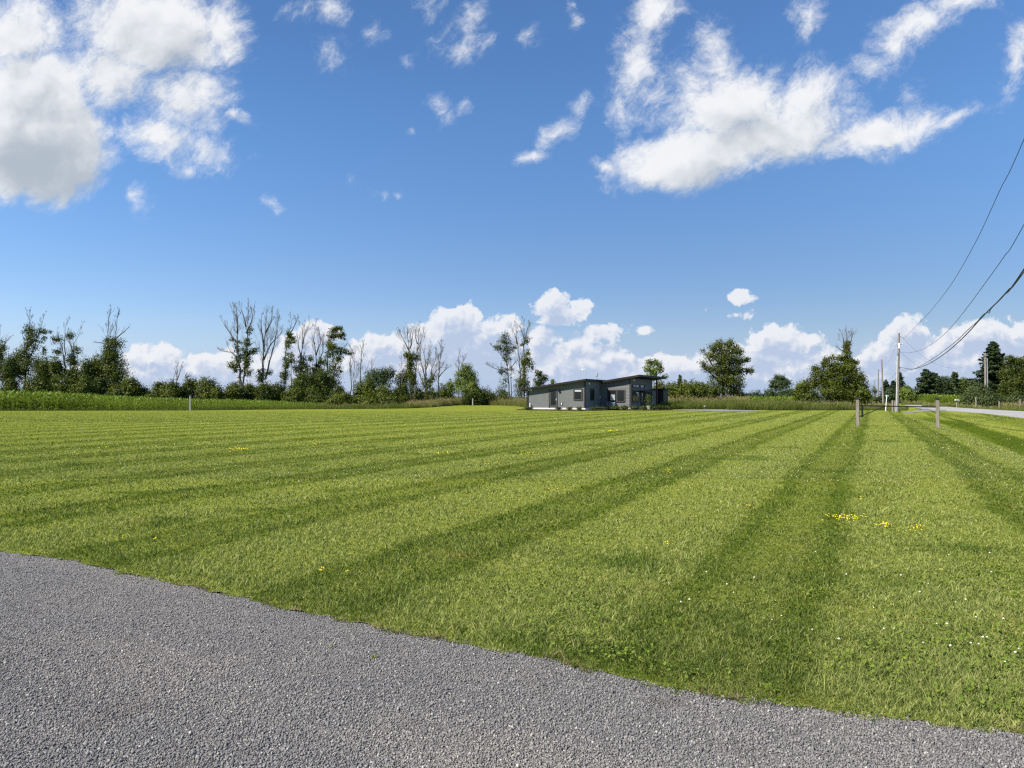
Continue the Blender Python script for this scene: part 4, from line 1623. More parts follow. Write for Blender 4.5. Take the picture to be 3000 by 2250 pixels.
def conifer(label, crop, Y, x, y_top, half, leaf='needle', tiers=22, name='spruce_tree', cat='conifer', n=5200, slim=1.0, base_frac=.04, shape=.85, group=None, size=.2, ragged=.18):
    """A conifer with whorls of drooping needled boughs round a straight trunk."""
    seed_no[0] += 1
    rs_ = np.random.default_rng(seed_no[0])
    c = at(*cp(crop, x, y_top), Y)
    gz = float(terrain(c.x, c.y))
    t = thing(name, (c.x, c.y, gz), label, cat, group)
    H = c.z - gz
    W_ = half * cscale(crop, Y)
    mb = MB()
    mb.tube([(0, 0, -.1), (.03, 0, H * .5), (0, 0, H)], [H * .022, H * .013, .015], 7)
    mb.build('trunk', M['bark'], t)
    V_, rn = [], []
    bmb = MB()
    per = max(4, int(n / (tiers * 9) * 1.1))
    tiers = int(tiers * 1.7)
    for k in range(tiers):
        f_ = base_frac + (1 - base_frac) * (k + rs_.uniform(-.3, .3)) / tiers
        f_ = max(.01, min(.985, f_))
        z = H * f_
        L0 = W_ * (1 - f_) ** shape * slim + .12
        nb = int(7 + 3 * (1 - f_))
        a0 = rs_.uniform(0, 6.28)
        for j in range(nb):
            a = a0 + j * 2 * PI / nb + rs_.normal(0, .22)
            L = L0 * (1 + rs_.normal(0, ragged))
            dz = -.16 * L + rs_.normal(0, .05) * L
            tip_up = .12 * L
            m = max(8, int(per * (.35 + L / W_) * 1.4))
            s = rs_.uniform(.08, 1.0, m) ** .8
            wv = rs_.normal(0, .11, m) * L * (.45 + .8 * (1 - s)) + rs_.normal(0, .07, m)
            C = np.stack([np.cos(a) * s * L - np.sin(a) * wv, np.sin(a) * s * L + np.cos(a) * wv, z + rs_.normal(0, .012, 1) * H + dz * s + tip_up * s ** 3 - np.abs(rs_.normal(0, .16, m)) * (.6 + L * .14)], 1)
            C[:, 2] = np.maximum(C[:, 2], .05)
            Nn = np.stack([np.cos(a) * .45 + rs_.normal(0, .4, m), np.sin(a) * .45 + rs_.normal(0, .4, m), .8 + rs_.normal(0, .3, m)], 1)
            Nn /= np.linalg.norm(Nn, axis=1)[:, None]
            V_.append(leaf_quads(C, Nn, size * rs_.uniform(.5, 1.2, m), rs_, 1.9))
            rn.append((rs_.uniform(.1, .8, m) + rs_.uniform(-.15, .2)).clip(0, 1))
            bmb.tube([(0, 0, z), (math.cos(a) * L * .85, math.sin(a) * L * .85, z + dz * .85 + tip_up * .5)], [max(.02, .012 * L + .012), .012], 4, caps=False)
    bmb.build('boughs', M['bark'], t)
    V_ = np.concatenate(V_)
    m = len(V_) // 4
    mesh_np('crown', V_, quads=np.arange(m * 4).reshape(m, 4), mat=M[leaf], parent=t, attr=np.repeat(np.concatenate(rn), 4))
    return t


# ---------------------------------------------------------------- the overgrown tree row behind the corn, left to right
HEDGE = 'trees of the overgrown hedgerow'
BUSH = 'bushes of the overgrown hedgerow'
tree('dead_tree', 'half dead vine-clad tree cut by the left edge of the picture', 'tree', 1, 122, [[(-20, 1500), (-15, 900), (0, 480)], [(-15, 900), (40, 700), (110, 610)]],
     [(20, 740, 70, 80, 420), (0, 850, 60, 70, 260), (0, 1020, 120, 160, 1100), (-40, 900, 90, 200, 800)], [], bare=[(0, .4, 2.6, 14, 2), (1, .2, 1.6, 8, 2)], group=HEDGE)
tree('vine_tree', 'tall vine-clad tree with bare spire at far left and leafy arm reaching right', 'tree', 1, 122, [[(310, 1500), (335, 900), (350, 700), (395, 470), (402, 255)], [(350, 1000), (440, 780), (520, 560), (565, 450), (600, 310)]],
     [(380, 520, 60, 90, 320), (370, 650, 75, 110, 420), (430, 580, 70, 110, 350), (440, 690, 80, 120, 430), (235, 880, 100, 110, 600), (330, 860, 110, 130, 800), (330, 1040, 190, 170, 1900), (200, 1010, 100, 130, 700), (545, 530, 60, 40, 240), (620, 545, 40, 26, 100), (560, 640, 26, 60, 90), (575, 770, 26, 70, 120), (480, 930, 90, 110, 500), (540, 1000, 100, 110, 600)],
     [(0, .35, .7, .55, 500)], bare=[(0, .55, 2.2, 26, 2), (1, .5, 1.6, 14, 2)], group=HEDGE, leaf='leaf_vine')
tree('dead_tree', 'bare grey double-stemmed tree with leafy clumps, far left, beside the rounded vine tree', 'tree', 1, 124, [[(850, 1500), (845, 1000), (830, 700), (860, 480), (875, 385)], [(848, 1010), (780, 760), (750, 640), (735, 520)], [(935, 1480), (938, 900), (945, 700), (1000, 560), (1020, 470)], [(940, 800), (900, 640), (880, 560)]],
     [(745, 640, 65, 60, 300), (755, 790, 45, 50, 180), (910, 590, 45, 45, 200), (930, 890, 75, 80, 480), (990, 780, 60, 60, 260), (960, 940, 90, 60, 320), (850, 1050, 70, 60, 240)], [], bark='bark_dead', bare=[(0, .3, 2.4, 24, 2), (1, .3, 1.6, 10, 2), (2, .35, 2.4, 22, 2), (3, .3, 1.4, 8, 2)], group=HEDGE)
tree('vine_tree', 'dense rounded vine tower with a bare forked top above it', 'tree', 1, 118, [[(1420, 1500), (1410, 1000), (1405, 620), (1410, 420), (1430, 240)], [(1470, 1400), (1480, 900), (1490, 600), (1500, 430), (1520, 250)], [(1490, 640), (1580, 560), (1670, 470)], [(1405, 700), (1330, 690), (1240, 675)]],
     [(1440, 760, 90, 120, 800), (1520, 690, 80, 70, 380), (1480, 900, 130, 130, 1300), (1400, 860, 110, 120, 800), (1460, 1050, 180, 150, 2300), (1530, 1130, 120, 150, 1200), (1330, 1010, 110, 120, 900), (1440, 640, 60, 50, 250), (1450, 1220, 170, 120, 1400)], [],
     bare=[(0, .55, 2.4, 22, 2), (1, .55, 2.2, 20, 2), (2, .2, 1.2, 10, 1), (3, .2, 1.0, 7, 1)], group=HEDGE)
for i, (x, y, rx, ry, Y, n, lf, lab) in enumerate([
    (150, 1230, 130, 90, 111, 1500, 'leaf_dark', 'low dark bush at the far left behind the corn'),
    (120, 1080, 130, 230, 119, 2600, 'leaf_dark', 'tall dark thicket left of the spire tree trunk'),
    (590, 1050, 110, 200, 120, 2200, 'leaf_dark', 'tall dark thicket right of the spire tree trunk'),
    (960, 1130, 130, 150, 117, 1900, 'leaf_dark', 'dark thicket behind the feet of the grey double-stemmed tree'),
    (1260, 1030, 110, 190, 121, 2000, 'leaf_vine', 'tall thicket joined to the left flank of the vine tower'),
    (470, 1190, 190, 130, 111, 2600, 'leaf_vine', 'broad vine-covered bush under the left spire tree'),
    (715, 1010, 95, 170, 117, 1500, 'leaf_vine', 'upright bush between the spire tree and the grey double-stemmed tree'),
    (840, 1210, 150, 110, 110, 2000, 'leaf_vine', 'mounded bush in front of the grey double-stemmed tree'),
    (1120, 1060, 130, 180, 116, 2400, 'leaf_dark', 'tall sloping bush leaning on the left side of the vine tower'),
    (1090, 1240, 130, 110, 109, 1700, 'leaf_vine', 'low bush in front of the vine tower with sunlit top'),
    (1290, 1220, 120, 130, 112, 1700, 'leaf_dark', 'dark bush at the foot of the vine tower'),
    (1500, 1300, 90, 80, 109, 1000, 'leaf_vine', 'small light bush right of the vine tower foot'),
    (1690, 1250, 125, 140, 113, 2000, 'leaf_vine', 'peaked bush standing alone under the left cloud bank'),
    (1880, 1310, 90, 80, 114, 900, 'leaf_dark', 'low dark bush filling the gap beside the peaked bush'),
    (2080, 1300, 130, 125, 112, 1900, 'leaf_vine', 'round bush behind the lone white post on its left side'),
]):
    shrub(lab, 1, Y, x, y, rx, ry, lf, n, group=BUSH)
tree('dead_tree', 'small bare grey tree rising behind the round bushes near the lone post', 'tree', 2, 128, [[(310, 1500), (300, 1150), (302, 1050), (300, 950)], [(305, 1170), (345, 1080), (362, 960)], [(255, 1250), (262, 1130), (285, 1050), (292, 1040)]], [], [], bark='bark_dead', r0=.13, bare=[(0, .5, 1.7, 16, 2), (1, .2, 1.1, 10, 2)], group=HEDGE)
for i, (x, y, rx, ry, Y, n, lf, lab) in enumerate([
    (1950, 1210, 170, 160, 118, 2600, 'leaf_dark', 'tall scrubby thicket below the bare spreading tree'),
    (2170, 1200, 120, 180, 119, 2000, 'leaf_dark', 'dark thicket between the bare slim tree and the leaning leafy tree'),
    (215, 1290, 175, 125, 112, 2600, 'leaf_vine', 'wide round bush left of the peaked conical bush'),
    (470, 1250, 110, 155, 114, 1900, 'leaf_dark', 'conical bush with pointed top behind the lone white post'),
    (690, 1270, 190, 140, 113, 3200, 'leaf_vine', 'big broad bush right of the lone white post'),
    (830, 1330, 90, 80, 109, 900, 'leaf_vine', 'low bush at the right foot of the big broad bush'),
    (1030, 1310, 120, 120, 112, 1600, 'leaf_vine', 'bush at the foot of the tallest twin-stemmed bare tree'),
    (1250, 1310, 110, 110, 114, 1400, 'leaf_dark', 'dark bush between the twin-stemmed bare tree and its bare neighbour'),
    (1440, 1310, 140, 130, 111, 2000, 'leaf_dark', 'dark bush beneath the wide bare forked tree'),
    (1610, 1320, 120, 120, 114, 1600, 'leaf_dark', 'dark bush under the slim vine-wrapped pole-like tree'),
    (1830, 1340, 150, 110, 111, 1900, 'leaf_vine', 'brushy bush with thin stems right of the slim vine-wrapped tree'),
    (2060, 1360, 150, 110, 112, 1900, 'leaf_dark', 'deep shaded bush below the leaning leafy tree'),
]):
    shrub(lab, 2, Y, x, y, rx, ry, lf, n, group=BUSH)
tree('dead_tree', 'tallest bare tree of the row, twin stems wrapped in vines to mid height', 'tree', 2, 120, [[(1145, 1500), (1130, 1150), (1100, 850), (1090, 640), (1075, 430), (1020, 190)], [(1150, 1300), (1185, 1000), (1195, 750), (1205, 520), (1215, 340), (1225, 170)], [(1090, 690), (1010, 600), (940, 500), (880, 390)], [(1085, 560), (1100, 380), (1075, 180)], [(1200, 480), (1160, 330), (1130, 200)], [(1200, 560), (1260, 420), (1295, 220)], [(1110, 900), (1000, 800), (870, 790)], [(1190, 720), (1320, 670)]],
     [(1090, 720, 42, 70, 170), (1090, 900, 55, 80, 330), (1010, 970, 50, 40, 190), (1060, 1010, 60, 60, 260), (1200, 830, 60, 110, 480), (1260, 800, 60, 40, 180), (1320, 770, 42, 30, 140), (1220, 950, 55, 80, 330), (1240, 520, 36, 60, 120), (1210, 690, 40, 70, 200), (1230, 1060, 60, 60, 200), (1010, 640, 26, 30, 60)],
     [(0, .2, .6, .5, 420), (1, .2, .62, .5, 520)], bark='bark_dead', r0=.26, bare=[(0, .4, 2.6, 26, 2), (1, .4, 2.5, 26, 2), (2, .1, 1.8, 12, 2), (3, .2, 1.8, 9, 2), (4, .2, 1.8, 9, 2), (5, .2, 1.7, 9, 2), (6, .3, 1.6, 10, 2), (0, .15, 2.2, 8, 2)], group=HEDGE)
tree('dead_tree', 'wide bare forked tree with fine upswept twigs and an ivy-wrapped foot', 'tree', 2, 121, [[(1420, 1500), (1410, 1100), (1430, 850), (1440, 650), (1460, 450), (1480, 250)], [(1450, 1150), (1500, 900), (1555, 700), (1590, 480), (1605, 300)], [(1435, 800), (1410, 560), (1400, 330)], [(1450, 560), (1520, 400), (1535, 260)], [(1430, 900), (1500, 740), (1600, 600), (1690, 520)]],
     [(1410, 1100, 60, 90, 300), (1480, 1060, 55, 50, 140), (1370, 1150, 60, 50, 160)], [(0, .1, .4, .45, 330)], bark='bark_dead', r0=.26, bare=[(0, .35, 2.7, 30, 2), (1, .3, 2.6, 26, 2), (2, .2, 1.7, 12, 2), (3, .2, 1.7, 12, 2), (4, .2, 1.8, 14, 2), (1, .15, 2.4, 8, 2)], group=HEDGE)
tree('vine_tree', 'slim pole-like tree wrapped in vines with two thin bare prongs on top', 'tree', 2, 121, [[(1700, 1500), (1705, 1100), (1715, 800), (1740, 560), (1775, 440), (1775, 310)], [(1770, 560), (1820, 460), (1865, 350)], [(1785, 1300), (1785, 950), (1780, 780)]],
     [(1750, 570, 35, 60, 200), (1790, 640, 45, 60, 260), (1735, 700, 36, 60, 200), (1780, 900, 55, 80, 320), (1720, 950, 45, 90, 300), (1700, 1120, 55, 80, 320)], [(0, .2, .8, .5, 650)], bare=[(0, .5, 1.6, 16, 2), (1, .3, 1.4, 9, 2), (2, .3, 1.2, 8, 2)], r0=.17, group=HEDGE)
tree('dead_tree', 'bare spreading tree with vine-covered lower half in the middle of the row', 'tree', 2, 122, [[(1920, 1500), (1915, 1000), (1920, 760), (1950, 600), (2010, 440)], [(1915, 900), (1870, 700), (1860, 600)], [(1935, 700), (1945, 560), (1925, 470)]],
     [(1920, 920, 70, 80, 400), (1900, 1040, 70, 90, 400), (1980, 1010, 60, 90, 300), (1840, 1010, 40, 60, 140), (1950, 1150, 110, 100, 600), (2025, 890, 36, 46, 130)], [(0, .2, .55, .5, 380)], bark='bark_dead', bare=[(0, .4, 2.3, 26, 2), (1, .2, 1.6, 10, 2), (2, .2, 1.6, 10, 2)], group=HEDGE)
tree('dead_tree', 'bare slim tree close left of the leaning leafy tree', 'tree', 2, 123, [[(2140, 1500), (2120, 1050), (2100, 800), (2070, 680), (2100, 520), (2110, 430)], [(2105, 850), (2160, 680), (2150, 520)], [(2120, 1000), (2190, 800), (2200, 600)]],
     [(2120, 1000, 60, 70, 300), (2180, 920, 50, 60, 220), (2070, 1060, 60, 80, 300), (2170, 1100, 60, 90, 260)], [(0, .2, .5, .45, 260)], bark='bark_dead', bare=[(0, .35, 2.2, 26, 2), (1, .2, 1.8, 14, 2), (2, .2, 1.8, 14, 2)], group=HEDGE)
tree('leaning_tree', 'leafy tree with crown leaning right at its top, beside the bare row', 'tree', 3, 120, [[(255, 1500), (262, 1050), (270, 800), (300, 620), (340, 500)], [(330, 1400), (335, 1100), (340, 850), (350, 700)], [(300, 620), (400, 560), (470, 600)], [(280, 780), (420, 740), (540, 800)]],
     [(350, 510, 55, 40, 240), (420, 500, 55, 30, 200), (330, 590, 70, 60, 380), (420, 590, 55, 50, 250), (470, 560, 26, 40, 90), (480, 630, 24, 16, 40), (290, 700, 45, 60, 220), (350, 740, 60, 70, 330), (420, 790, 70, 50, 300), (500, 800, 60, 36, 190), (570, 825, 40, 18, 90), (400, 890, 70, 70, 360), (300, 830, 50, 70, 220), (350, 980, 80, 70, 320), (430, 1040, 36, 60, 110), (290, 1150, 130, 150, 1500), (250, 1270, 150, 110, 1300)],
     [(0, .3, .8, .5, 400)], leaf='leaf_vine', bare=[(0, .4, 1.8, 12, 2), (3, .3, 1.3, 10, 2), (1, .4, 1.5, 10, 1)], group=HEDGE)
tree('dead_tree', 'thin bare double tree standing alone in the gap left of the round tree mass', 'tree', 3, 127, [[(565, 1500), (568, 1150), (560, 900), (570, 740)], [(600, 1480), (605, 1100), (612, 900), (625, 760)]], [], [], bark='bark_dead', r0=.15, bare=[(0, .3, 1.9, 26, 2), (1, .3, 1.9, 24, 2)], group=HEDGE)
tree('dead_tree', 'thin single bare tree just left of the round tree mass', 'tree', 3, 127, [[(688, 1500), (690, 1050), (700, 850), (712, 700)]], [], [], bark='bark_dead', r0=.17, bare=[(0, .35, 2.0, 34, 2)], group=HEDGE)
tree('dead_tree', 'small bare twiggy top poking out above the round tree mass, left one', 'tree', 3, 130, [[(830, 1400), (830, 1040), (850, 960), (880, 890)], [(832, 1050), (835, 950), (838, 900)]], [], [], bark='bark_dead', r0=.10, bare=[(0, .5, 1.2, 12, 2), (1, .3, .9, 6, 1)], group=HEDGE)
tree('dead_tree', 'thin bare pole poking out of the round tree mass, right one', 'tree', 3, 130, [[(1060, 1500), (1062, 1150), (1062, 950)]], [], [], bark='bark_dead', r0=.12, bare=[(0, .55, .9, 10, 1)], group=HEDGE)
tree('round_tree', 'round dark tree mass in the middle distance behind the low bushes', 'tree', 3, 150, [[(930, 1480), (930, 1150)]], [(850, 1110, 100, 70, 700), (950, 1090, 110, 80, 900), (1060, 1080, 85, 75, 700), (930, 1180, 190, 90, 1500)], [], leaf='leaf_far', leaf_size=.26, group=HEDGE)
tree('round_tree', 'grey green round tree behind the vine-hung bare trees', 'tree', 3, 150, [[(1280, 1480), (1280, 1150)]], [(1280, 1090, 100, 65, 700), (1220, 1140, 70, 60, 400), (1270, 1180, 130, 80, 900)], [], leaf='leaf_grey', leaf_size=.26, group=HEDGE)
tree('vine_tree', 'bare-topped tree with a thick vine column, left of the spreading bare tree', 'tree', 3, 121, [[(1350, 1500), (1340, 1100), (1325, 850), (1310, 700), (1300, 520)], [(1325, 800), (1270, 680), (1210, 550)], [(1330, 760), (1360, 620), (1375, 520)]],
     [(1330, 860, 60, 70, 360), (1290, 830, 40, 40, 140), (1400, 870, 40, 40, 150), (1340, 970, 60, 80, 400), (1350, 1090, 60, 90, 420), (1380, 1150, 50, 70, 240)], [(0, .2, .62, .5, 600)], bare=[(0, .45, 2.4, 24, 2), (1, .2, 1.7, 12, 2), (2, .2, 1.6, 10, 2)], group=HEDGE)
tree('dead_tree', 'bare slender tree directly right of the thick vine column', 'tree', 3, 123, [[(1400, 1500), (1410, 1050), (1425, 800), (1440, 600), (1455, 460)], [(1425, 780), (1480, 650), (1510, 520)], [(1430, 700), (1400, 580), (1405, 500)], [(1220, 1450), (1228, 1100), (1230, 850)]], [(1430, 880, 30, 60, 70)], [], bark='bark_dead', r0=.18, bare=[(0, .35, 2.3, 26, 2), (1, .2, 1.5, 12, 2), (2, .2, 1.3, 9, 2), (3, .4, 1.4, 14, 2)], group=HEDGE)
tree('dead_tree', 'bare tree with spreading crooked boughs and a dark ivy foot', 'tree', 3, 132, [[(1540, 1500), (1530, 1150), (1560, 950), (1580, 830), (1600, 740)], [(1530, 1150), (1480, 960), (1440, 830)], [(1540, 1100), (1540, 900), (1500, 780)], [(1590, 1300), (1600, 1050), (1660, 900), (1680, 770)], [(1620, 1150), (1700, 1010), (1800, 1010)], [(1510, 1250), (1450, 1080), (1430, 960)]],
     [(1540, 1190, 60, 80, 340), (1620, 1130, 40, 70, 200), (1580, 1250, 90, 60, 300)], [], bark='bark_dead', r0=.22, bare=[(0, .3, 2.4, 24, 2), (1, .2, 2.0, 18, 2), (2, .2, 2.0, 16, 2), (3, .3, 2.0, 18, 2), (4, .3, 1.5, 10, 2), (5, .3, 1.4, 8, 2)], group=HEDGE)
tree('dead_tree', 'straight bare tree right of the crooked bare one with drooping low twigs', 'tree', 3, 124, [[(1685, 1500), (1700, 1150), (1715, 950), (1720, 820), (1735, 690)], [(1705, 1130), (1780, 1030), (1860, 990)]], [], [], bark='bark_dead', r0=.2, bare=[(0, .3, 2.2, 40, 2), (1, .3, 1.2, 9, 2)], group=HEDGE)
tree('dead_tree', 'bare twin-topped tree rising behind the bright green tree', 'tree', 3, 146, [[(1960, 1500), (1962, 1050), (1965, 890), (1975, 800)], [(1965, 1080), (2010, 940), (2060, 850)]], [], [], bark='bark_dead', r0=.15, bare=[(0, .45, 1.8, 24, 2), (1, .2, 1.4, 14, 2)], group=HEDGE)
tree('bright_tree', 'bright green leafy young tree, brightest of the row, sloping down to the right', 'tree', 3, 139, [[(2060, 1480), (2065, 1200), (2060, 1000)]],
     [(2060, 1010, 80, 60, 600), (2010, 1080, 90, 80, 800), (2110, 1090, 80, 90, 800), (2050, 1180, 140, 90, 1500), (2140, 1200, 80, 90, 800), (1950, 1220, 60, 70, 400), (2050, 1290, 160, 80, 1300)], [], leaf='leaf_bright', group=HEDGE)
for i, (x, y, rx, ry, Y, n, lf, lab) in enumerate([
    (80, 1230, 150, 170, 119, 2200, 'leaf_dark', 'dark thicket around the trunk of the leaning leafy tree'),
    (130, 1390, 160, 60, 108, 1500, 'leaf_dark', 'low dark bush under the leaning leafy tree'),
    (400, 1310, 110, 70, 114, 1100, 'leaf_dark', 'low bush right of the leaning leafy tree at the cloud gap'),
    (470, 1400, 190, 70, 106, 2100, 'leaf_vine', 'long low spreading bush in front of the cloud gap'),
    (700, 1270, 130, 110, 113, 1900, 'leaf_vine', 'sunlit bush left of the round tree mass'),
    (800, 1260, 100, 110, 112, 1500, 'leaf_vine', 'rounded bush in front of the round tree mass'),
    (760, 1410, 200, 60, 106, 2100, 'leaf_vine', 'long low bush below the round tree mass'),
    (1010, 1330, 160, 100, 111, 2200, 'leaf_vine', 'broad bush right of the round tree mass'),
    (1050, 1420, 170, 60, 106, 1700, 'leaf_dark', 'long low dark bush in front of the broad bush'),
    (1230, 1330, 120, 130, 116, 2000, 'leaf_dark', 'tall dark bush below the thick vine column'),
    (1270, 1420, 110, 60, 114, 1100, 'leaf_vine', 'low bush by the tall seed-headed grass edge'),
    (1420, 1340, 110, 90, 124, 1300, 'leaf_dark', 'dark bush left of the crooked bare tree foot'),
    (1580, 1350, 120, 90, 131, 1500, 'leaf_dark', 'dark bush around the crooked bare tree foot'),
    (1760, 1310, 110, 100, 139, 1500, 'leaf_vine', 'bush with upright shoots left of the bright green tree'),
    (1860, 1230, 60, 90, 144, 500, 'leaf_bright', 'pale willowy bush behind the left side of the bright green tree'),
    (2150, 1340, 130, 80, 137, 1500, 'leaf_dark', 'dark shaded bush at the right foot of the bright green tree'),
]):
    shrub(lab, 3, Y, x, y, rx, ry, lf, n, group=BUSH)
for i, (x, y, rx, ry, Y, n, lf, lab) in enumerate([
    (150, 1290, 130, 110, 138, 1700, 'leaf_bright', 'green bush stepping down from the bright green tree'),
    (300, 1350, 130, 90, 138, 1500, 'leaf_dark', 'low dark bush between the bright green tree and the pair of tall thin trees'),
    (530, 1290, 110, 60, 170, 700, 'leaf_grey', 'distant grey green tree clump seen behind the tall thin trees'),
    (560, 1400, 130, 60, 141, 1000, 'leaf_vine', 'light bush at the feet of the tall thin trees'),
]):
    shrub(lab, 4, Y, x, y, rx, ry, lf, n, group=BUSH)
tree('thin_tree', 'tall thin leafy-topped tree left of the house with bare twigs on its left', 'tree', 4, 139, [[(640, 1500), (615, 1100), (590, 850), (575, 560)], [(655, 1480), (650, 1100), (640, 880), (620, 720)], [(600, 950), (500, 800), (400, 720)], [(610, 1080), (480, 1030), (345, 970)], [(650, 1000), (720, 920), (755, 900)]],
     [(575, 600, 50, 45, 200), (540, 660, 70, 50, 240), (600, 690, 70, 60, 300), (480, 740, 55, 36, 170), (570, 770, 80, 50, 330), (650, 780, 60, 50, 210), (600, 870, 50, 60, 200), (530, 1040, 45, 50, 160), (520, 1090, 30, 40, 70), (650, 1040, 40, 50, 100), (580, 1170, 70, 90, 230), (690, 740, 36, 30, 90)],
     [(0, .4, .9, .4, 260)], bark='bark', leaf='leaf_grey', bare=[(0, .35, 2.0, 22, 2), (2, .2, 1.7, 16, 2), (3, .2, 1.6, 16, 2), (1, .4, 1.5, 14, 2), (4, .2, 1.2, 8, 1)], r0=.17, group=HEDGE)
tree('dead_tree', 'bare tall leaning tree between the leafy-topped thin tree and the house', 'tree', 4, 140, [[(790, 1500), (770, 1100), (750, 850), (725, 650), (705, 400)], [(730, 700), (700, 560), (640, 470)], [(770, 1080), (740, 1040), (700, 1050)]], [(770, 1250, 50, 130, 200)], [], bark='bark_dead', r0=.18, bare=[(0, .35, 2.0, 34, 2), (1, .2, 1.3, 10, 2)], group=HEDGE)
tree('vine_tree', 'tall bare-topped tree hung with dark vines just left of the house roof', 'tree', 4, 138, [[(820, 1500), (822, 1100), (820, 800), (815, 600), (810, 390)], [(820, 700), (850, 560), (880, 430), (890, 410)], [(820, 640), (790, 520), (780, 430)], [(840, 880), (900, 960), (940, 1000)]],
     [(860, 640, 50, 55, 200), (800, 700, 36, 30, 80), (870, 800, 36, 50, 130), (840, 890, 70, 60, 380), (880, 940, 60, 80, 380), (810, 960, 50, 60, 220), (820, 1070, 60, 70, 300), (930, 1000, 22, 40, 80), (800, 1180, 90, 110, 600), (760, 1290, 90, 110, 600), (860, 1220, 40, 50, 130)],
     [(0, .2, .6, .45, 420)], leaf='leaf_vine', bare=[(0, .45, 2.0, 22, 2), (1, .2, 1.5, 12, 2), (2, .2, 1.3, 10, 2)], group=HEDGE)
tree('small_tree', 'small dark leafy tree peeping over the low end of the house roof', 'tree', 4, 112, [[(1020, 1500), (1010, 1250), (1000, 1100)], [(1010, 1250), (1090, 1130)]], [(1010, 1090, 50, 50, 260), (1030, 1160, 80, 60, 480), (1090, 1130, 36, 30, 130), (1000, 1230, 60, 60, 300)], [], leaf='leaf_dark', group=HEDGE)
tree('small_tree', 'tiny green treetop just showing above the house roof slope', 'tree', 4, 112, [[(1190, 1500), (1190, 1250)]], [(1192, 1190, 26, 30, 100), (1190, 1260, 60, 50, 200)], [], leaf='leaf_vine', group=HEDGE)

# ---------------------------------------------------------------- right of the house
tree('slender_tree', 'light green fan-shaped tree standing behind the right end of the house roof', 'tree', 6, 114, [[(520, 1500), (515, 1150), (500, 1000), (470, 920)], [(515, 1150), (560, 1020), (600, 960)], [(515, 1130), (450, 1030), (420, 960)]],
     [(450, 940, 50, 45, 190), (520, 940, 60, 45, 240), (580, 960, 45, 40, 150), (430, 1010, 50, 50, 200), (520, 1030, 80, 50, 330), (600, 1030, 45, 45, 160), (480, 1090, 80, 40, 260), (650, 1120, 40, 30, 110)], [], leaf='leaf_bright', bare=[(0, .4, 1.6, 10, 2), (1, .2, 1.2, 8, 1), (2, .2, 1.2, 8, 1)], r0=.14, group='trees right of the house')
conifer('small dark pointed tree sticking up from the hedge right of the house', 6, 120, 850, 1092, 70, 'needle_light', 16, n=1500, name='pointed_tree', cat='tree', group='trees right of the house')
RH = 'hedge bushes right of the house'
for i, (x, y, rx, ry, Y, n, lf, lab) in enumerate([
    (590, 1260, 110, 90, 113, 1500, 'leaf_vine', 'hedge bush touching the right end of the house'),
    (740, 1290, 130, 110, 112, 2100, 'leaf_vine', 'glossy vine-covered hedge bush, second along from the house'),
    (900, 1280, 120, 110, 111, 2000, 'leaf_vine', 'broad hedge bush below the small pointed tree'),
    (1000, 1270, 80, 90, 114, 1100, 'leaf_vine', 'rounded hedge bush just right of the small pointed tree'),
    (1090, 1290, 110, 100, 112, 1700, 'leaf_vine', 'hedge bush midway between the pointed tree and the big round tree'),
    (1230, 1290, 110, 100, 113, 1600, 'leaf_vine', 'hedge bush at the left foot of the big round tree'),
    (1130, 1210, 50, 40, 120, 300, 'leaf_bright', 'small bright spray of leaves above the hedge'),
]):
    shrub(lab, 6, Y, x, y, rx, ry, lf, n, group=RH)
tree('round_tree', 'big round leafy tree with airy crown standing alone right of the house', 'tree', 6, 118, [[(1420, 1510), (1410, 1250), (1420, 1050), (1400, 850), (1380, 680)], [(1415, 1200), (1500, 1000), (1500, 800), (1480, 680)], [(1410, 1180), (1300, 1000), (1220, 880), (1160, 790)], [(1420, 1150), (1560, 1000), (1650, 880), (1700, 900)], [(1420, 1200), (1600, 1080), (1750, 1030), (1790, 1010)], [(1400, 1220), (1260, 1100), (1130, 960)]],
     [(1370, 700, 70, 60, 420), (1480, 690, 70, 55, 400), (1290, 740, 70, 55, 380), (1400, 790, 130, 90, 1000), (1540, 770, 80, 70, 560), (1640, 800, 50, 60, 240), (1260, 850, 90, 70, 520), (1160, 780, 30, 30, 60), (1500, 890, 140, 90, 1300), (1370, 920, 120, 90, 950), (1620, 920, 80, 70, 550), (1720, 900, 45, 36, 170), (1150, 960, 50, 50, 180), (1230, 1010, 90, 70, 460), (1340, 1040, 110, 80, 850), (1480, 1030, 130, 100, 1300), (1600, 1050, 90, 80, 650), (1740, 1040, 60, 50, 250), (1780, 1060, 30, 40, 80), (1520, 1170, 140, 100, 1400), (1400, 1160, 110, 80, 800), (1280, 1160, 90, 60, 350), (1600, 1230, 90, 90, 700), (1420, 1290, 150, 90, 1200), (1310, 1270, 90, 90, 700), (1560, 1310, 110, 80, 700)],
     [], leaf='leaf_vine', bare=[(0, .3, 2.2, 16, 2), (1, .3, 1.8, 12, 2), (2, .3, 1.9, 14, 2), (3, .3, 1.6, 12, 2), (4, .3, 1.6, 12, 2), (5, .3, 1.7, 14, 2)], r0=.32, group='trees right of the house', density=.85)
tree('far_tree', 'distant dome-shaped dark tree above the far hedge', 'tree', 6, 250, [[(2150, 1480), (2150, 1250)]], [(2150, 1140, 70, 55, 700), (2100, 1190, 80, 55, 700), (2200, 1200, 70, 55, 600), (2150, 1230, 120, 60, 1100), (2060, 1240, 50, 40, 300)], [], leaf='leaf_far', leaf_size=.42, group='trees right of the house', r0=.4)
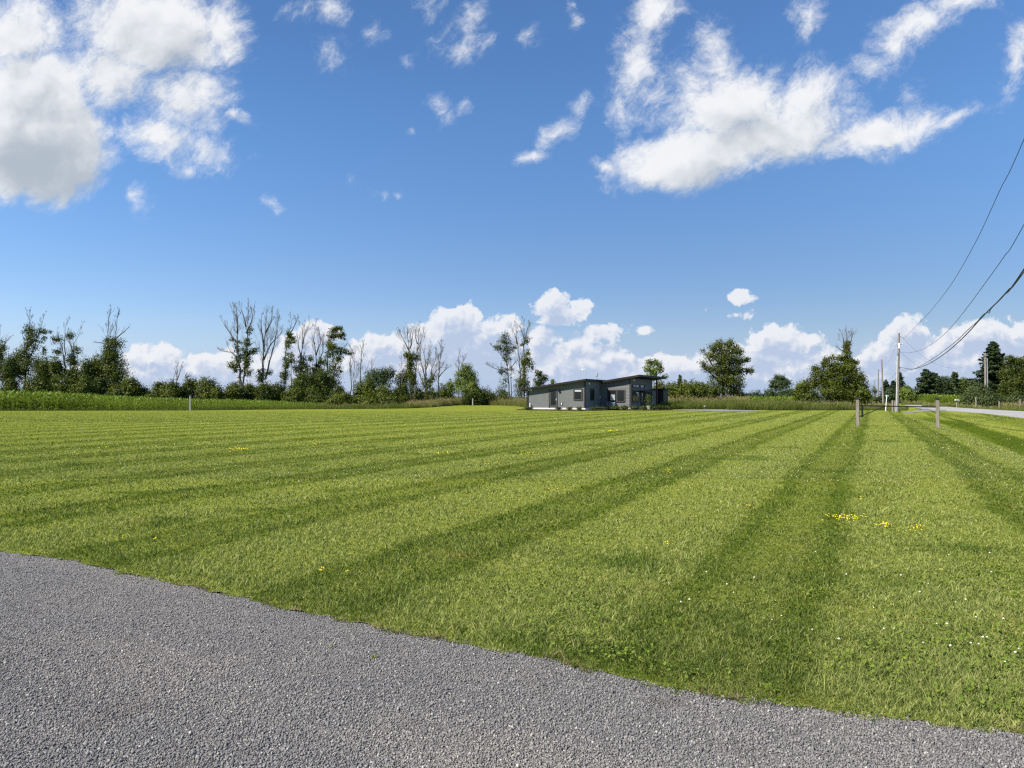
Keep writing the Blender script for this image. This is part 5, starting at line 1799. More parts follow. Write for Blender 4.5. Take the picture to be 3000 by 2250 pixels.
for i, (x, rx, y, ry, lab) in enumerate([(1640, 130, 1350, 55, 'far low hedge section right beside the big round tree'), (1830, 130, 1350, 45, 'far low hedge section midway to the distant dome tree'), (2020, 120, 1330, 60, 'far hedge section left below the distant dome tree'), (2180, 140, 1325, 70, 'far hedge section right below the distant dome tree')]):
    shrub(lab, 6, 190, x, y, rx, ry, 'leaf_far', 1300, group='far hedge sections', size=.32, lobes=9, name='hedge', cat='hedge')
shrub('far hedge section running behind the big bushy tree', 7, 185, 300, 1160, 150, 75, 'leaf_far', 1300, group='far hedge sections', size=.32, lobes=9, name='hedge', cat='hedge')
tree('bushy_tree', 'big bushy tree with a leafy spire and bare twigs on top, left of the gate', 'tree', 7, 108, [[(1040, 1510), (1050, 1100), (1055, 800), (1065, 560), (1080, 310)], [(1060, 620), (1010, 480), (990, 340)], [(1060, 640), (1000, 590), (905, 540)], [(1060, 560), (1110, 460), (1125, 330)], [(900, 1480), (870, 1000), (800, 700)], [(1100, 1480), (1180, 1000), (1280, 900)]],
     [(1075, 500, 30, 50, 150), (1070, 570, 42, 70, 330), (1060, 680, 70, 80, 480), (1110, 740, 60, 60, 340), (1180, 740, 50, 36, 200), (1090, 830, 110, 90, 850), (975, 690, 45, 45, 190), (885, 680, 36, 40, 130), (800, 710, 42, 40, 170), (765, 770, 60, 60, 330), (900, 790, 80, 70, 480), (960, 860, 130, 100, 1100), (820, 880, 110, 100, 900), (1160, 930, 110, 100, 900), (640, 820, 60, 50, 220), (660, 890, 80, 70, 380), (700, 1010, 130, 100, 1300), (900, 1020, 170, 130, 2000), (1090, 1060, 150, 120, 1700), (1220, 1060, 110, 110, 1100), (1290, 1130, 70, 90, 600), (560, 1070, 90, 80, 700), (800, 1160, 180, 110, 1900), (1020, 1200, 190, 110, 2000), (1230, 1210, 110, 90, 900), (1270, 950, 50, 60, 250)],
     [(0, .45, .88, .42, 500)], leaf='leaf_vine', bare=[(0, .6, 1.8, 22, 2), (1, .2, 1.4, 12, 2), (2, .2, 1.2, 10, 1), (3, .2, 1.3, 10, 2), (4, .5, 1.2, 8, 1)], r0=.18)
shrub('leafy bush on the left skirt of the big bushy tree', 7, 106, 470, 1130, 110, 130, 'leaf_vine', 1800, group='skirt bushes of the big bushy tree')
shrub('lower bush in front of the left skirt of the big bushy tree', 7, 104, 560, 1200, 110, 90, 'leaf_dark', 1400, group='skirt bushes of the big bushy tree')
shrub('bush on the right skirt of the big bushy tree', 7, 105, 1270, 1180, 90, 110, 'leaf_vine', 1400, group='skirt bushes of the big bushy tree')
shrub('small green bush by the far poles right of the bushy tree', 7, 125, 1420, 1240, 90, 50, 'leaf_grey', 700)

# ---------------------------------------------------------------- across the road
CR = 'conifers across the road'
conifer('dark spruce behind the utility pole on its right side', 8, 150, 165, 872, 135, 'needle', 22, n=4200, group=CR)
conifer('far dark spruce left of the utility pole', 7, 210, 1590, 975, 110, 'needle', 18, n=2600, group=CR, size=.32)
conifer('dark spruce just left of the utility pole', 7, 165, 1690, 985, 110, 'needle', 18, n=2600, group=CR, size=.26)
tree('pale_tree', 'thin pale twiggy tree beside the far poles', 'tree', 7, 240, [[(1410, 1400), (1410, 1050)], [(1390, 1400), (1385, 1040)]], [(1440, 1130, 40, 60, 250)], [], bark='bark_dead', leaf='leaf_grey', leaf_size=.3, bare=[(0, .3, 1.8, 14, 1), (1, .3, 1.8, 14, 1)], r0=.16)
shrub('yellowish conifer-like bush right of the utility pole', 8, 140, 260, 1160, 95, 105, 'leaf_bright', 2000, size=.22)
shrub('dim low bush left of the utility pole foot', 8, 145, 60, 1170, 90, 80, 'leaf_far', 1200, size=.22)
conifer('wide layered pine with broad open boughs, largest left of the road corn', 8, 150, 530, 830, 190, 'needle_light', 15, name='pine_tree', n=5600, shape=.55, base_frac=.06, group=CR, size=.27, ragged=.26)
conifer('second layered pine close behind the first broad one', 8, 158, 640, 870, 140, 'needle_light', 14, name='pine_tree', n=3600, shape=.6, group=CR, size=.27, ragged=.26)
tree('rounded_tree', 'rounded green deciduous tree between the pines across the road', 'tree', 8, 175, [[(760, 1350), (760, 1050)]], [(760, 975, 80, 55, 700), (720, 1040, 80, 70, 800), (800, 1050, 80, 70, 800), (760, 1120, 120, 80, 1300)], [], leaf='leaf_far', leaf_size=.28, r0=.3)
conifer('tall narrow-topped pine in the middle of the trees across the road', 8, 160, 905, 862, 110, 'needle_light', 15, name='pine_tree', n=3200, shape=.55, group=CR, size=.26, ragged=.26)
tree('rounded_tree', 'rounded light green tree right of the narrow-topped pine', 'tree', 8, 178, [[(1020, 1350), (1020, 1050)]], [(1020, 1000, 60, 50, 450), (1000, 1070, 80, 70, 700), (1040, 1100, 70, 90, 700)], [], leaf='leaf_vine', leaf_size=.28, r0=.3)
tree('rounded_tree', 'grey green far tree low between the pines and the tall spruce', 'tree', 8, 210, [[(1150, 1350), (1150, 1050)]], [(1110, 1010, 50, 40, 350), (1170, 1010, 60, 45, 450), (1150, 1090, 90, 80, 900)], [], leaf='leaf_grey', leaf_size=.34, r0=.3)
conifer('small column-shaped cedar behind the road corn', 8, 140, 935, 1090, 34, 'needle_light', 16, name='cedar_tree', n=1300, shape=.35, group=CR, size=.18)
conifer('low broad dark pine behind the road corn on the left', 8, 146, 800, 1020, 110, 'needle', 12, name='pine_tree', n=2400, shape=.6, group=CR, size=.25)
shrub('large pale-leaved bush with whitish leaf tops at the roadside', 8, 105, 1245, 1190, 185, 165, 'leaf_grey', 5200, lobes=10, size=.19)
conifer('tall dark spruce towering over the second utility pole', 8, 120, 1430, 452, 290, 'needle', 26, n=10500, group=CR, size=.26, shape=.72, ragged=.28)
tree('roadside_tree', 'dark green spreading tree at the right edge beside the tall spruce', 'tree', 8, 112, [[(1720, 1400), (1730, 1000), (1740, 750)]],
     [(1640, 720, 70, 70, 500), (1740, 730, 90, 60, 600), (1830, 740, 90, 70, 700), (1700, 850, 130, 100, 1300), (1850, 880, 130, 120, 1400), (1620, 900, 80, 100, 700), (1720, 1020, 170, 120, 1900), (1870, 1060, 120, 130, 1300), (1640, 1130, 120, 110, 1200), (1790, 1180, 170, 110, 1700)], [], leaf='leaf_dark', r0=.3, bare=[(0, .5, 2.0, 8, 1)])
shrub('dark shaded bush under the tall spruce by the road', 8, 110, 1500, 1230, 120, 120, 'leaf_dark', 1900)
shrub('grey green weedy bush at the right edge beneath the spreading tree', 8, 106, 1720, 1260, 120, 90, 'leaf_grey', 1500)

# ---------------------------------------------------------------- plants in the bed round the house
def bed_plant(label, zx, zy, w, h, Y, leaf='leaf_box', name='boxwood', cat='shrub', n=500, group=None):
    """Clipped or small bush: zx, zy = middle of its foot in the house close-up, w and h in close-up pixels."""
    seed_no[0] += 1
    px, py = hpx(zx, zy)
    sc = Y / F / 4.424
    c = at(px, py, Y)
    t = thing(name, (c.x, c.y, GZ - .02), label, cat, group)
    fo = Foliage(seed_no[0])
    W_, H_ = w * sc / 2, h * sc
    fo.clump((0, 0, H_ * .52), (W_, W_ * .9, H_ * .5), n, .085, shell=.85, fray=.04)
    fo.clump((0, 0, H_ * .35), (W_ * .8, W_ * .7, H_ * .32), n // 3, .085, shell=.6, fray=.04)
    fo.build('crown', M[leaf], t)
    mb = MB()
    for a in (0, 2.1, 4.2):
        mb.tube([(0, 0, -.05), (math.cos(a) * W_ * .3, math.sin(a) * W_ * .3, H_ * .5)], [.03, .015], 5)
    mb.build('stem', M['bark'], t)
    return t


BX = 'small bushes in the bed by the house'
bed_plant('round clipped boxwood, first one right of the heat pump unit', 1460, 612, 78, 46, 84.5, n=900, group=BX)
bed_plant('round clipped boxwood, second one right of the heat pump unit', 1590, 612, 90, 46, 84.5, n=900, group=BX)
bed_plant('round clipped boxwood, third one beside the potted plant', 1716, 612, 92, 48, 84.5, n=900, group=BX)
bed_plant('wide clipped boxwood at the right front corner of the house bed', 1840, 614, 110, 50, 84.5, n=1100, group=BX)
bed_plant('wide clipped boxwood, last green one at the right end of the bed', 1930, 612, 80, 48, 85, n=900, group=BX)
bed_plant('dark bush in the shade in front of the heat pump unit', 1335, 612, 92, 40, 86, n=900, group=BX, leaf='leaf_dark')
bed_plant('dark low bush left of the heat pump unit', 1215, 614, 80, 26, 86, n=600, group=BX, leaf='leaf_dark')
bed_plant('low dark spreading bush right of the house, nearer one', 2020, 616, 120, 42, 86, n=900, group=BX, leaf='leaf_dark')
bed_plant('low dark spreading bush right of the house, farther one', 2140, 618, 140, 36, 88, n=900, group=BX, leaf='leaf_dark')
bed_plant('upright little dark evergreen standing over the low dark bushes', 2105, 596, 30, 66, 88, n=400, group=BX, leaf='leaf_dark')
for zx, w, h, lab in [(195, 40, 34, 'small leafy plant at the low left corner of the house'), (240, 24, 26, 'tiny plant beside the white pipe at the house corner'), (602, 44, 22, 'small plant below the house door'), (745, 44, 26, 'small plant below the blank grey wall left of the window'), (873, 36, 32, 'small plant below the window with the blind'),
                      (1040, 70, 34, 'leafy perennial clump at the bed corner, left one'), (1100, 70, 38, 'leafy perennial clump at the bed corner, middle one'), (1155, 50, 36, 'leafy perennial clump at the bed corner, right one')]:
    bed_plant(lab, zx, 628, w, h, 83.4, leaf='leaf_grey', name='bed_plant', cat='plant', n=260, group='little plants along the house wall')
c = at(*hpx(1770, 612), 84.2)
pot = thing('potted_plant', (c.x, c.y, GZ - .01), 'slim topiary plant in a grey pot by the house entrance', 'potted plant')
mb = MB()
mb.lathe([(.14, 0), (.20, .05), (.24, .42), (.26, .46), (.22, .47), (.20, .40)], (0, 0, 0), 14)
mb.build('pot', M['metal'], pot)
fo = Foliage(77)
fo.clump((0, 0, .95), (.27, .27, .42), 500, .07, shell=.8)
fo.clump((0, 0, 1.5), (.2, .2, .25), 220, .07, shell=.8)
fo.build('crown', M['leaf_grey'], pot)
mb = MB()
mb.tube([(0, 0, .3), (0, 0, 1.4)], .025, 6)
mb.build('stem', M['bark'], pot)


# ================================================================ corn and tall grass
def in_poly(X, Y, poly):
    ins = np.zeros(len(X), bool)
    n = len(poly)
    for i in range(n):
        x1, y1 = poly[i][0], poly[i][1]
        x2, y2 = poly[(i + 1) % n][0], poly[(i + 1) % n][1]
        c = ((y1 > Y) != (y2 > Y)) & (X < (x2 - x1) * (Y - y1) / (y2 - y1 + 1e-12) + x1)
        ins ^= c
    return ins


def corn_field(label, poly, height, seed, row=.76, step=.2, per=9, row_dir=None, name='corn'):
    """Maize in rows: every plant a stalk with arching leaves. height(X, Y) gives the plant height."""
    rs_ = np.random.default_rng(seed)
    P_ = np.array([(p[0], p[1]) for p in poly])
    d = np.array(row_dir if row_dir is not None else (E1.x, E1.y))
    d = d / np.linalg.norm(d)
    nrm = np.array([-d[1], d[0]])
    a, b = P_ @ d, P_ @ nrm
    A, B = np.meshgrid(np.arange(a.min(), a.max(), step), np.arange(b.min(), b.max(), row))
    A = A + rs_.normal(0, .05, A.shape)
    B = B + rs_.normal(0, .06, B.shape)
    X, Y = (A * d[0] + B * nrm[0]).ravel(), (A * d[1] + B * nrm[1]).ravel()
    k = in_poly(X, Y, P_)
    X, Y = X[k], Y[k]
    H = height(X, Y) * rs_.uniform(.86, 1.1, len(X))
    n = len(X)
    Z = terrain(X, Y)
    # leaves
    X_, Y_, Z_, H_ = [np.repeat(v, per) for v in (X, Y, Z, H)]
    m = n * per
    lv = np.tile(np.arange(per) / (per - 1), n)
    az = np.repeat(rs_.uniform(0, 2 * PI, n), per) + np.tile((np.arange(per) % 2) * PI, n) + rs_.normal(0, .5, m)
    hb = H_ * (.10 + .72 * lv)
    L = H_ * rs_.uniform(.30, .46, m) * (1.15 - .55 * np.abs(lv - .45))
    el = .55 + .55 * lv + rs_.normal(0, .15, m)
    drop = rs_.uniform(.35, .95, m) * (1.1 - .5 * lv)
    w = H_ * rs_.uniform(.040, .062, m)
    ts = np.array([0, .32, .68, 1.0])
    wd = np.array([.6, 1.0, .8, .04])
    dx, dy_ = np.cos(az), np.sin(az)
    Vs = []
    for t_, w_ in zip(ts, wd):
        hx = L * t_ * np.cos(el)
        hz = hb + L * t_ * np.sin(el) - drop * L * t_ ** 2
        cx_, cy_, cz_ = X_ + dx * hx, Y_ + dy_ * hx, Z_ + np.maximum(hz, .03)
        sx, sy = -dy_ * w * w_ / 2, dx * w * w_ / 2
        Vs.append(np.stack([cx_ - sx, cy_ - sy, cz_], 1))
        Vs.append(np.stack([cx_ + sx, cy_ + sy, cz_ + w * .15], 1))
    V_ = np.stack(Vs, 1).reshape(-1, 3)
    b0 = np.arange(m) * 8
    Q_ = np.concatenate([np.stack([b0 + 2 * i, b0 + 2 * i + 1, b0 + 2 * i + 3, b0 + 2 * i + 2], 1) for i in range(3)])
    rn = np.repeat((rs_.uniform(.1, .9, m) + .15 * (lv - .5)).clip(0, 1), 8)
    # stalks
    sw = H * .016
    S = np.stack([np.stack([X - sw, Y, Z], 1), np.stack([X + sw, Y, Z], 1), np.stack([X + sw * .5, Y, Z + H * .85], 1), np.stack([X - sw * .5, Y, Z + H * .85], 1)], 1).reshape(-1, 3)
    bs_ = len(V_) + np.arange(n) * 4
    Q_ = np.concatenate([Q_, np.stack([bs_, bs_ + 1, bs_ + 2, bs_ + 3], 1)])
    return props(mesh_np(name, np.concatenate([V_, S]), quads=Q_, mat=M['corn'], attr=np.concatenate([rn, np.full(n * 4, .6)])), label, 'corn', None, 'stuff')


def gp(px, py):
    return ground(px, py)


def g_at(px, Y):
    return Vector(((px - 1500) / F * Y, Y, 0))


left_poly = [g_at(-260, 83), g_at(0, 83), g_at(400, 84.5), g_at(650, 87.5), g_at(800, 92), g_at(960, 99), g_at(960, 104), g_at(650, 107), g_at(400, 108), g_at(0, 109), g_at(-260, 110)]


def h_left(X, Y):
    px = 1500 + X / Y * F
    return np.interp(px, [-260, 0, 130, 300, 450, 560, 750, 960], [2.35, 2.25, 2.1, 1.75, 1.45, 1.3, 1.15, .75])


corn_field('field of tall green corn behind the lawn on the far left', left_poly, h_left, 201, step=.26, per=8)
mid_poly = [g_at(2135, 112), g_at(2360, 108), g_at(2380, 160), g_at(2120, 160)]
corn_field('corn field between the big round tree and the bushy tree', mid_poly, lambda X, Y: np.full(len(X), 1.55), 202, step=.3, per=7)
rd_poly = [g_at(2688, 139), g_at(2740, 123), g_at(2800, 113), g_at(2835, 111), g_at(2850, 128), g_at(2790, 142), g_at(2690, 148)]
corn_field('corn patch across the road in front of the pines', rd_poly, lambda X, Y: np.full(len(X), 1.75), 203, step=.22, per=8)


EDGE_TAB = ([p_[0] for p_ in LAWN_FAR_PX], [p_.y for p_ in far])       # depth of the lawn's far edge along the picture


def tall_grass(name, label, cells, seed, mat='tallgrass', w=.012):
    """Strips of uncut grass: cells = (px0, px1, Y0, Y1 (small numbers: metres behind the lawn edge), h0, h1, blades, share of seed heads)."""
    rs_ = np.random.default_rng(seed)
    Xs, Ys, Hs, Sd = [], [], [], []
    for (p0, p1, Y0, Y1, h0, h1, n, sd_) in cells:
        px = rs_.uniform(p0, p1, n)
        Y = rs_.uniform(Y0, Y1, n) if Y0 > 40 else np.interp(px, EDGE_TAB[0], EDGE_TAB[1]) + rs_.uniform(Y0, Y1, n)
        X = (px - 1500) / F * Y
        cl = 1 + .22 * patch_noise(X, Y, .9, seed)
        Xs.append(X)
        Ys.append(Y)
        Hs.append((h0 + (h1 - h0) * (px - p0) / max(1, p1 - p0)) * rs_.uniform(.55, 1.05, n) * cl.clip(.5, 1.4))
        Sd.append(rs_.uniform(0, 1, n) < sd_)
    X, Y, H, S = map(np.concatenate, (Xs, Ys, Hs, Sd))
    n = len(X)
    Z = terrain(X, Y)
    ln = rs_.normal(0, .26, (n, 2)) + np.array([.12, -.05])
    props(blades(name, X, Y, Z - .02, H, np.full(n, w) * rs_.uniform(.7, 1.5, n) * (Y / 60), ln, .12, M[mat], rs_.uniform(0, 1, n), rs_), label, 'grass', None, 'stuff')
    if S.any():
        tip = np.stack([X[S] + ln[S, 0] * H[S], Y[S] + ln[S, 1] * H[S], Z[S] + H[S]], 1)
        m = len(tip)
        k = 3
        C = np.repeat(tip, k, 0) + np.stack([rs_.normal(0, .03, m * k), rs_.normal(0, .03, m * k), rs_.uniform(-.08, .16, m * k)], 1)
        Nn = rot_rand(rs_, m * k) * np.array([1, 1, .3])
        Nn /= np.linalg.norm(Nn, axis=1)[:, None] + 1e-9
        up = np.array([0, 0, 1.0])
        A = up * .07
        B = np.cross(Nn, up) * .02
        V_ = np.stack([C - A, C + B, C + A, C - B], 1).reshape(-1, 3)
        props(mesh_np('seed_heads', V_, quads=np.arange(m * k * 4).reshape(-1, 4), mat=M['seed'], attr=np.repeat(rs_.uniform(0, 1, m * k), 4)), 'tan seed heads over the ' + label, 'grass', None, 'stuff')


tall_grass('tall_grass', 'rough grass strip along the foot of the left corn', [(-260, 560, -1.2, 1.5, .40, .36, 7500, 0), (540, 980, -.8, 7, .40, .5, 15000, 0), (920, 1230, -.5, 10, .5, .75, 16000, .02)], 301)
tall_grass('tall_grass', 'seeding meadow grass below the bushes left of the house', [(1190, 1335, 1, 9, .85, 1.2, 9000, .12), (1290, 1470, .8, 9, 1.1, 1.2, 9000, .16), (1215, 1335, -.5, 3, .5, .6, 4000, .05), (1430, 1560, .5, 14, .9, 1.2, 11000, .04), (1300, 1560, 6, 14, 1.3, 1.2, 6000, .1)], 302, 'tallgrass_pale')
tall_grass('tall_grass', 'seeding meadow grass below the hedge right of the house', [(1935, 2140, 91.5, 99, .95, 1.05, 14000, .0), (1935, 2190, 102, 110, 1.35, 1.4, 12000, .16), (2130, 2330, 88, 100, 1.0, .95, 16000, .01), (2200, 2340, 100, 108, 1.0, 1.05, 7000, .02)], 303)
tall_grass('tall_grass', 'rough meadow grass in front of the big bushy tree', [(2320, 2480, 87, 99, .95, .9, 13000, .02), (2460, 2600, 87, 96, .75, .55, 10000, .02), (2540, 2615, 92, 120, .6, .5, 7000, .04), (2600, 2660, 85, 92, .35, .5, 2500, .02)], 304)
tall_grass('tall_grass', 'roadside weeds and grass across the road', [(2700, 2860, 98, 110, .35, .45, 7000, .05), (2850, 3080, 80, 100, .30, .35, 10000, .02), (2930, 3080, 94, 104, .6, .9, 5000, .1), (2640, 2720, 118, 150, .6, .5, 4000, .05)], 305)

# ================================================================ posts, gate, poles, wires
def post(label, foot, h, w=.11, cap=False, group=None, lean=0.0, mat='post', rz=0.3):
    t = thing('wooden_post', foot, label, 'post', group, rz)
    mb = MB()
    rot = Matrix.Rotation(lean, 3, 'Y')
    mb.box((math.sin(lean) * h / 2, 0, h / 2 - .1), (w, w, h + .2), rot)
    mb.build('shaft', M[mat], t, bevel=w * .1)
    if cap:
        mb = MB()
        mb.prism([(-w * .66, -w * .66), (w * .66, -w * .66), (w * .66, w * .66), (-w * .66, w * .66)], h + .003, h + .07, 'z')
        k = w * .66
        mb.add([(-k, -k, h + .071), (k, -k, h + .071), (k, k, h + .071), (-k, k, h + .071), (0, 0, h + .12)], [(0, 1, 4), (1, 2, 4), (2, 3, 4), (3, 0, 4)])
        mb.build('cap', M['black'], t)
    return t


gl_ = ground(2513, 1248.4)
gr_ = ground(2747.5, 1254.5)
hL = at(2513, 1169.5, gl_.y).z - gl_.z
hR = at(2748, 1171, gr_.y).z - gr_.z
post('weathered wooden gate post with black cap carrying the hinge end of the gate', gl_, hL, .165, True, 'weathered gate posts', rz=-TH)
post('weathered cracked gate post with black cap beside the ditch', gr_, hR, .175, True, 'weathered gate posts', rz=-TH)
gd = (gr_ - gl_)
gd.z = 0
glen = gd.length
gate = thing('gate', (gl_.x, gl_.y, 0), 'black single-bar metal gate standing closed across the lawn', 'gate', rz=math.atan2(gd.y, gd.x))
zt = at(2525, 1188.5, gl_.y).z
zb = at(2525, 1222, gl_.y).z
zr = at(2742, 1192.5, gr_.y).z
x0g = .26
mb = MB()
mb.tube([(.09, 0, zt + .005), (glen - .10, 0, zr)], .032, 8)
mb.build('top_rail', M['black'], gate)
mb = MB()
mb.box((x0g, 0, (zt + zb) / 2 - .02), (.075, .06, zt - zb - .03))
mb.build('upright', M['black'], gate)
mb = MB()
mb.tube([(.10, 0, zb + .05), (x0g + .05, 0, zb + .10), (1.52, 0, zt - .045)], .022, 8)
mb.build('brace', M['black'], gate)
mb = MB()
mb.box((.13, 0, zb + .05), (.10, .04, .05))
mb.build('hinge', M['black'], gate)

f_ = ground(557, 1204.3)
post('lone pale post standing at the lawn edge in front of the corn', f_, at(557, 1158.5, f_.y).z, .17, True, mat='post_pale')
f_ = ground(1385, 1188)
post('short pale post in the seeding grass left of the house', f_, at(1385, 1167, f_.y).z, .18, mat='post_pale')
c = at(2065, 1199, 92)
mb = MB()
pk = thing('marker_post', (c.x, c.y, 0), 'small white marker at the end of the house driveway', 'marker')
mb.tube([(0, 0, -.05), (0, 0, .34)], .06, 8)
mb.build('stake', M['white'], pk)
mb = MB()
mb.lathe([(.14, 0), (.15, .10), (.13, .13)], (0, 0, .341), 10)
mb.build('top', M['white'], pk)

# main utility pole
pf = ground(2628.5, 1206)
ptop = at(2633.5, 976, pf.y)
PH = ptop.z - pf.z
lean_v = Vector((ptop.x - pf.x, 0, 0))
pole = thing('utility_pole', pf, 'main weathered wooden utility pole with white conduit near the gate', 'utility pole')


def on_pole(z):
    return Vector((lean_v.x * z / PH, 0, z))


mb = MB()
mb.tube([on_pole(-.3), on_pole(PH * .5), on_pole(PH)], [.165, .14, .115], 12)
mb.build('shaft', M['pole'], pole, smooth=False)


def pz(py):
    return at(2632, py, pf.y).z - pf.z


mb = MB()
mb.tube([on_pole(.0) + Vector((-.17, -.09, 0)), on_pole(pz(1034)) + Vector((-.15, -.08, 0))], .055, 8)
mb.build('conduit', M['conduit'], pole)
mb = MB()
zc = pz(1013)
mb.tube([on_pole(zc - .30) + Vector((-.02, -.16, 0)), on_pole(zc + .25) + Vector((-.02, -.16, 0))], .12, 12)
mb.build('cable_sleeve', M['white'], pole)
zc = pz(1010)
mb = MB()
mb.tube([on_pole(zc) + Vector((-.32, -.1, -.03)), on_pole(zc) + Vector((0, -.14, .05)), on_pole(zc) + Vector((.36, -.1, 0))], .035, 6)
mb.build('crossarm', M['metal'], pole)
for dx in (-.34, .38):
    mb = MB()
    mb.lathe([(.05, 0), (.09, .03), (.06, .07), (.09, .11), (.05, .16)], on_pole(zc) + Vector((dx, -.1, -.02)), 10)
    mb.build('insulator', M['metal'], pole)
zc = pz(985)
mb = MB()
mb.tube([on_pole(zc) + Vector((.1, 0, 0)), on_pole(zc) + Vector((.38, -.05, -.16)), on_pole(zc) + Vector((.55, -.06, -.34))], .03, 6)
for k in range(2):
    cc = on_pole(zc) + Vector((.52 + .07 * k, -.06, -.33 + .28 * k))
    mb.tube([cc + Vector((.13 * math.cos(t), 0, .13 * math.sin(t))) for t in np.linspace(0, 2 * PI, 13)], .014, 5, caps=False)
mb.build('bracket', M['metal'], pole)
mb = MB()
mb.box(on_pole(pz(1036)) + Vector((-.20, -.1, 0)), (.12, .12, .32))
mb.build('junction_box', M['metal'], pole)
mb = MB()
mb.lathe([(.06, 0), (.085, .05), (.05, .1), (.08, .14), (.03, .17)], on_pole(pz(1080)) + Vector((.13, -.05, 0)), 10)
mb.build('insulator', M['rust'], pole)
for (px, py0, py1, w, lab) in [(2616, 1206.5, 1173, .19, 'thick weathered stub post directly left of the utility pole'), (2622.5, 1205, 1174.5, .12, 'thin weathered stub post touching the utility pole'), (2632.5, 1205.5, 1176, .12, 'weathered stub post on the right side of the utility pole'), (2598, 1204, 1181, .11, 'short grey post beside the street sign')]:
    f_ = ground(px, py0)
    post(lab, f_, at(px, py1, f_.y).z - f_.z, w, group='weathered stub posts by the utility pole')

# street sign
f_ = ground(2593.8, 1204)
sg = thing('street_sign', f_, 'pale green street name sign on a slim leaning white post', 'street sign')
ts = at(2598.5, 1157, f_.y) - f_
mb = MB()
mb.tube([(0, 0, -.1), (ts.x, 0, ts.z)], .04, 8)
mb.build('post', M['white'], sg)
mb = MB()
mb.box((ts.x, 0, ts.z - .10), (.40, .02, .15))
mb.build('sign_plate', M['sign'], sg, bevel=.006)

# posts and letter box across the road
for px, y0, y1, lab in [(2860, 1196.5, 1163, 'tallest wooden post in front of the pale roadside bush'), (2928, 1198, 1176, 'short wooden post under the dark trees across the road'), (2989.5, 1194.5, 1170, 'reddish wooden post at the right edge across the road')]:
    Y_ = ground(px, y0).y
    Y_ = min(Y_, 96.0)
    u, v = uv(px, y0)
    z = float(terrain(u * Y_, Y_))
    f_ = Vector((u * Y_, Y_, z))
    post(lab, f_, at(px, y1, f_.y).z - f_.z, .15, group='wooden posts across the road')
f_ = ground(2803, 1190)
if f_.y > 99:
    f_ = Vector(((2803 - 1500) / F * 97, 97, float(terrain((2803 - 1500) / F * 97, 97))))
mbx = thing('mailbox', f_, 'tilted weathered pale mailbox on a crooked post before the corn', 'mailbox')
ht = at(2804, 1174, f_.y).z - f_.z
mb = MB()
mb.tube([(-.05, 0, -.1), (.0, 0, ht * .6), (.05, 0, ht)], .07, 8)
mb.build('post', M['post'], mbx)
mb = MB()
w_, h_ = .24, .18
prof = [(-w_ / 2, 0), (w_ / 2, 0), (w_ / 2, h_ * .55)] + [(w_ / 2 * math.cos(t), h_ * .55 + w_ / 2 * math.sin(t)) for t in np.linspace(.3, PI - .3, 6)] + [(-w_ / 2, h_ * .55)]
mb.prism(prof, -.27, .27, 'x')
o = mb.build('box', M['post_pale'], mbx)
o.location = (0, 0, ht - .02)
o.rotation_euler = (0, .16, .1)
mb = MB()
mb.box((.02, -.13, .28), (.02, .012, .14))
o2 = mb.build('flag', M['rust'], o)

# second pole across the road and the far poles of the line
s2 = at(2886.5, 1034, 109)
p2 = thing('utility_pole', (s2.x, s2.y, float(terrain(s2.x, s2.y))), 'utility pole half hidden by the tall spruce across the road', 'utility pole', 'utility poles along the road')
H2 = s2.z - p2.location.z
mb = MB()
mb.tube([(0, 0, -.3), (0, 0, H2 * .5), (0, 0, H2)], [.17, .15, .12], 10)
mb.build('shaft', M['pole'], p2)
mb = MB()
mb.tube([(.27, -.06, 0), (.24, -.06, H2 * .9)], .06, 8)
mb.build('conduit', M['metal'], p2)
mb = MB()
mb.box((0, -.13, H2 - .35), (.7, .06, .09))
mb.build('crossarm', M['metal'], p2)
far_poles = []
for (px_b, px_t, y_t, Y_, lab) in [(2587.5, 2582.5, 1053, 137, 'leaning far utility pole, tallest of the three behind the gate'), (2571.5, 2573.5, 1081.5, 187, 'far utility pole, middle one of the three behind the gate'), (2561.5, 2562, 1113, 305, 'most distant and smallest utility pole behind the gate')]:
    tp = at(px_t, y_t, Y_)
    bx_ = (px_b - 1500) / F * Y_
    p3 = thing('utility_pole', (bx_, Y_, float(terrain(bx_, Y_))), lab, 'utility pole', 'utility poles along the road')
    H3 = tp.z - p3.location.z
    mb = MB()
    mb.tube([(0, 0, -.3), ((tp.x - bx_) * .5, 0, H3 * .5), (tp.x - bx_, 0, H3)], [.18, .16, .13], 10)
    mb.build('shaft', M['pole'], p3)
    mb = MB()
    mb.tube([(tp.x - bx_ + .1, 0, H3 - .4), (tp.x - bx_ + .5, -.05, H3 - .6)], .035, 6)
    mb.build('bracket', M['metal'], p3)
    far_poles.append(tp)

# wires: each hangs in the upright plane through the pole and the next pole behind us
PX0, PY0 = pf.x, pf.y
AIM = Vector((14.9, 21.0, 0))
pl_d = Vector((AIM.x - PX0, AIM.y - PY0, 0))
pl_n = Vector((pl_d.y, -pl_d.x, 0)).normalized()


def in_wire_plane(px, py):
    u, v = uv(px, py)
    d = Vector((u, 1, v))
    t = (Vector((PX0, PY0, CAMH)) - Vector((0, 0, CAMH))).dot(pl_n) / d.dot(pl_n)
    return Vector((0, 0, CAMH)) + d * t


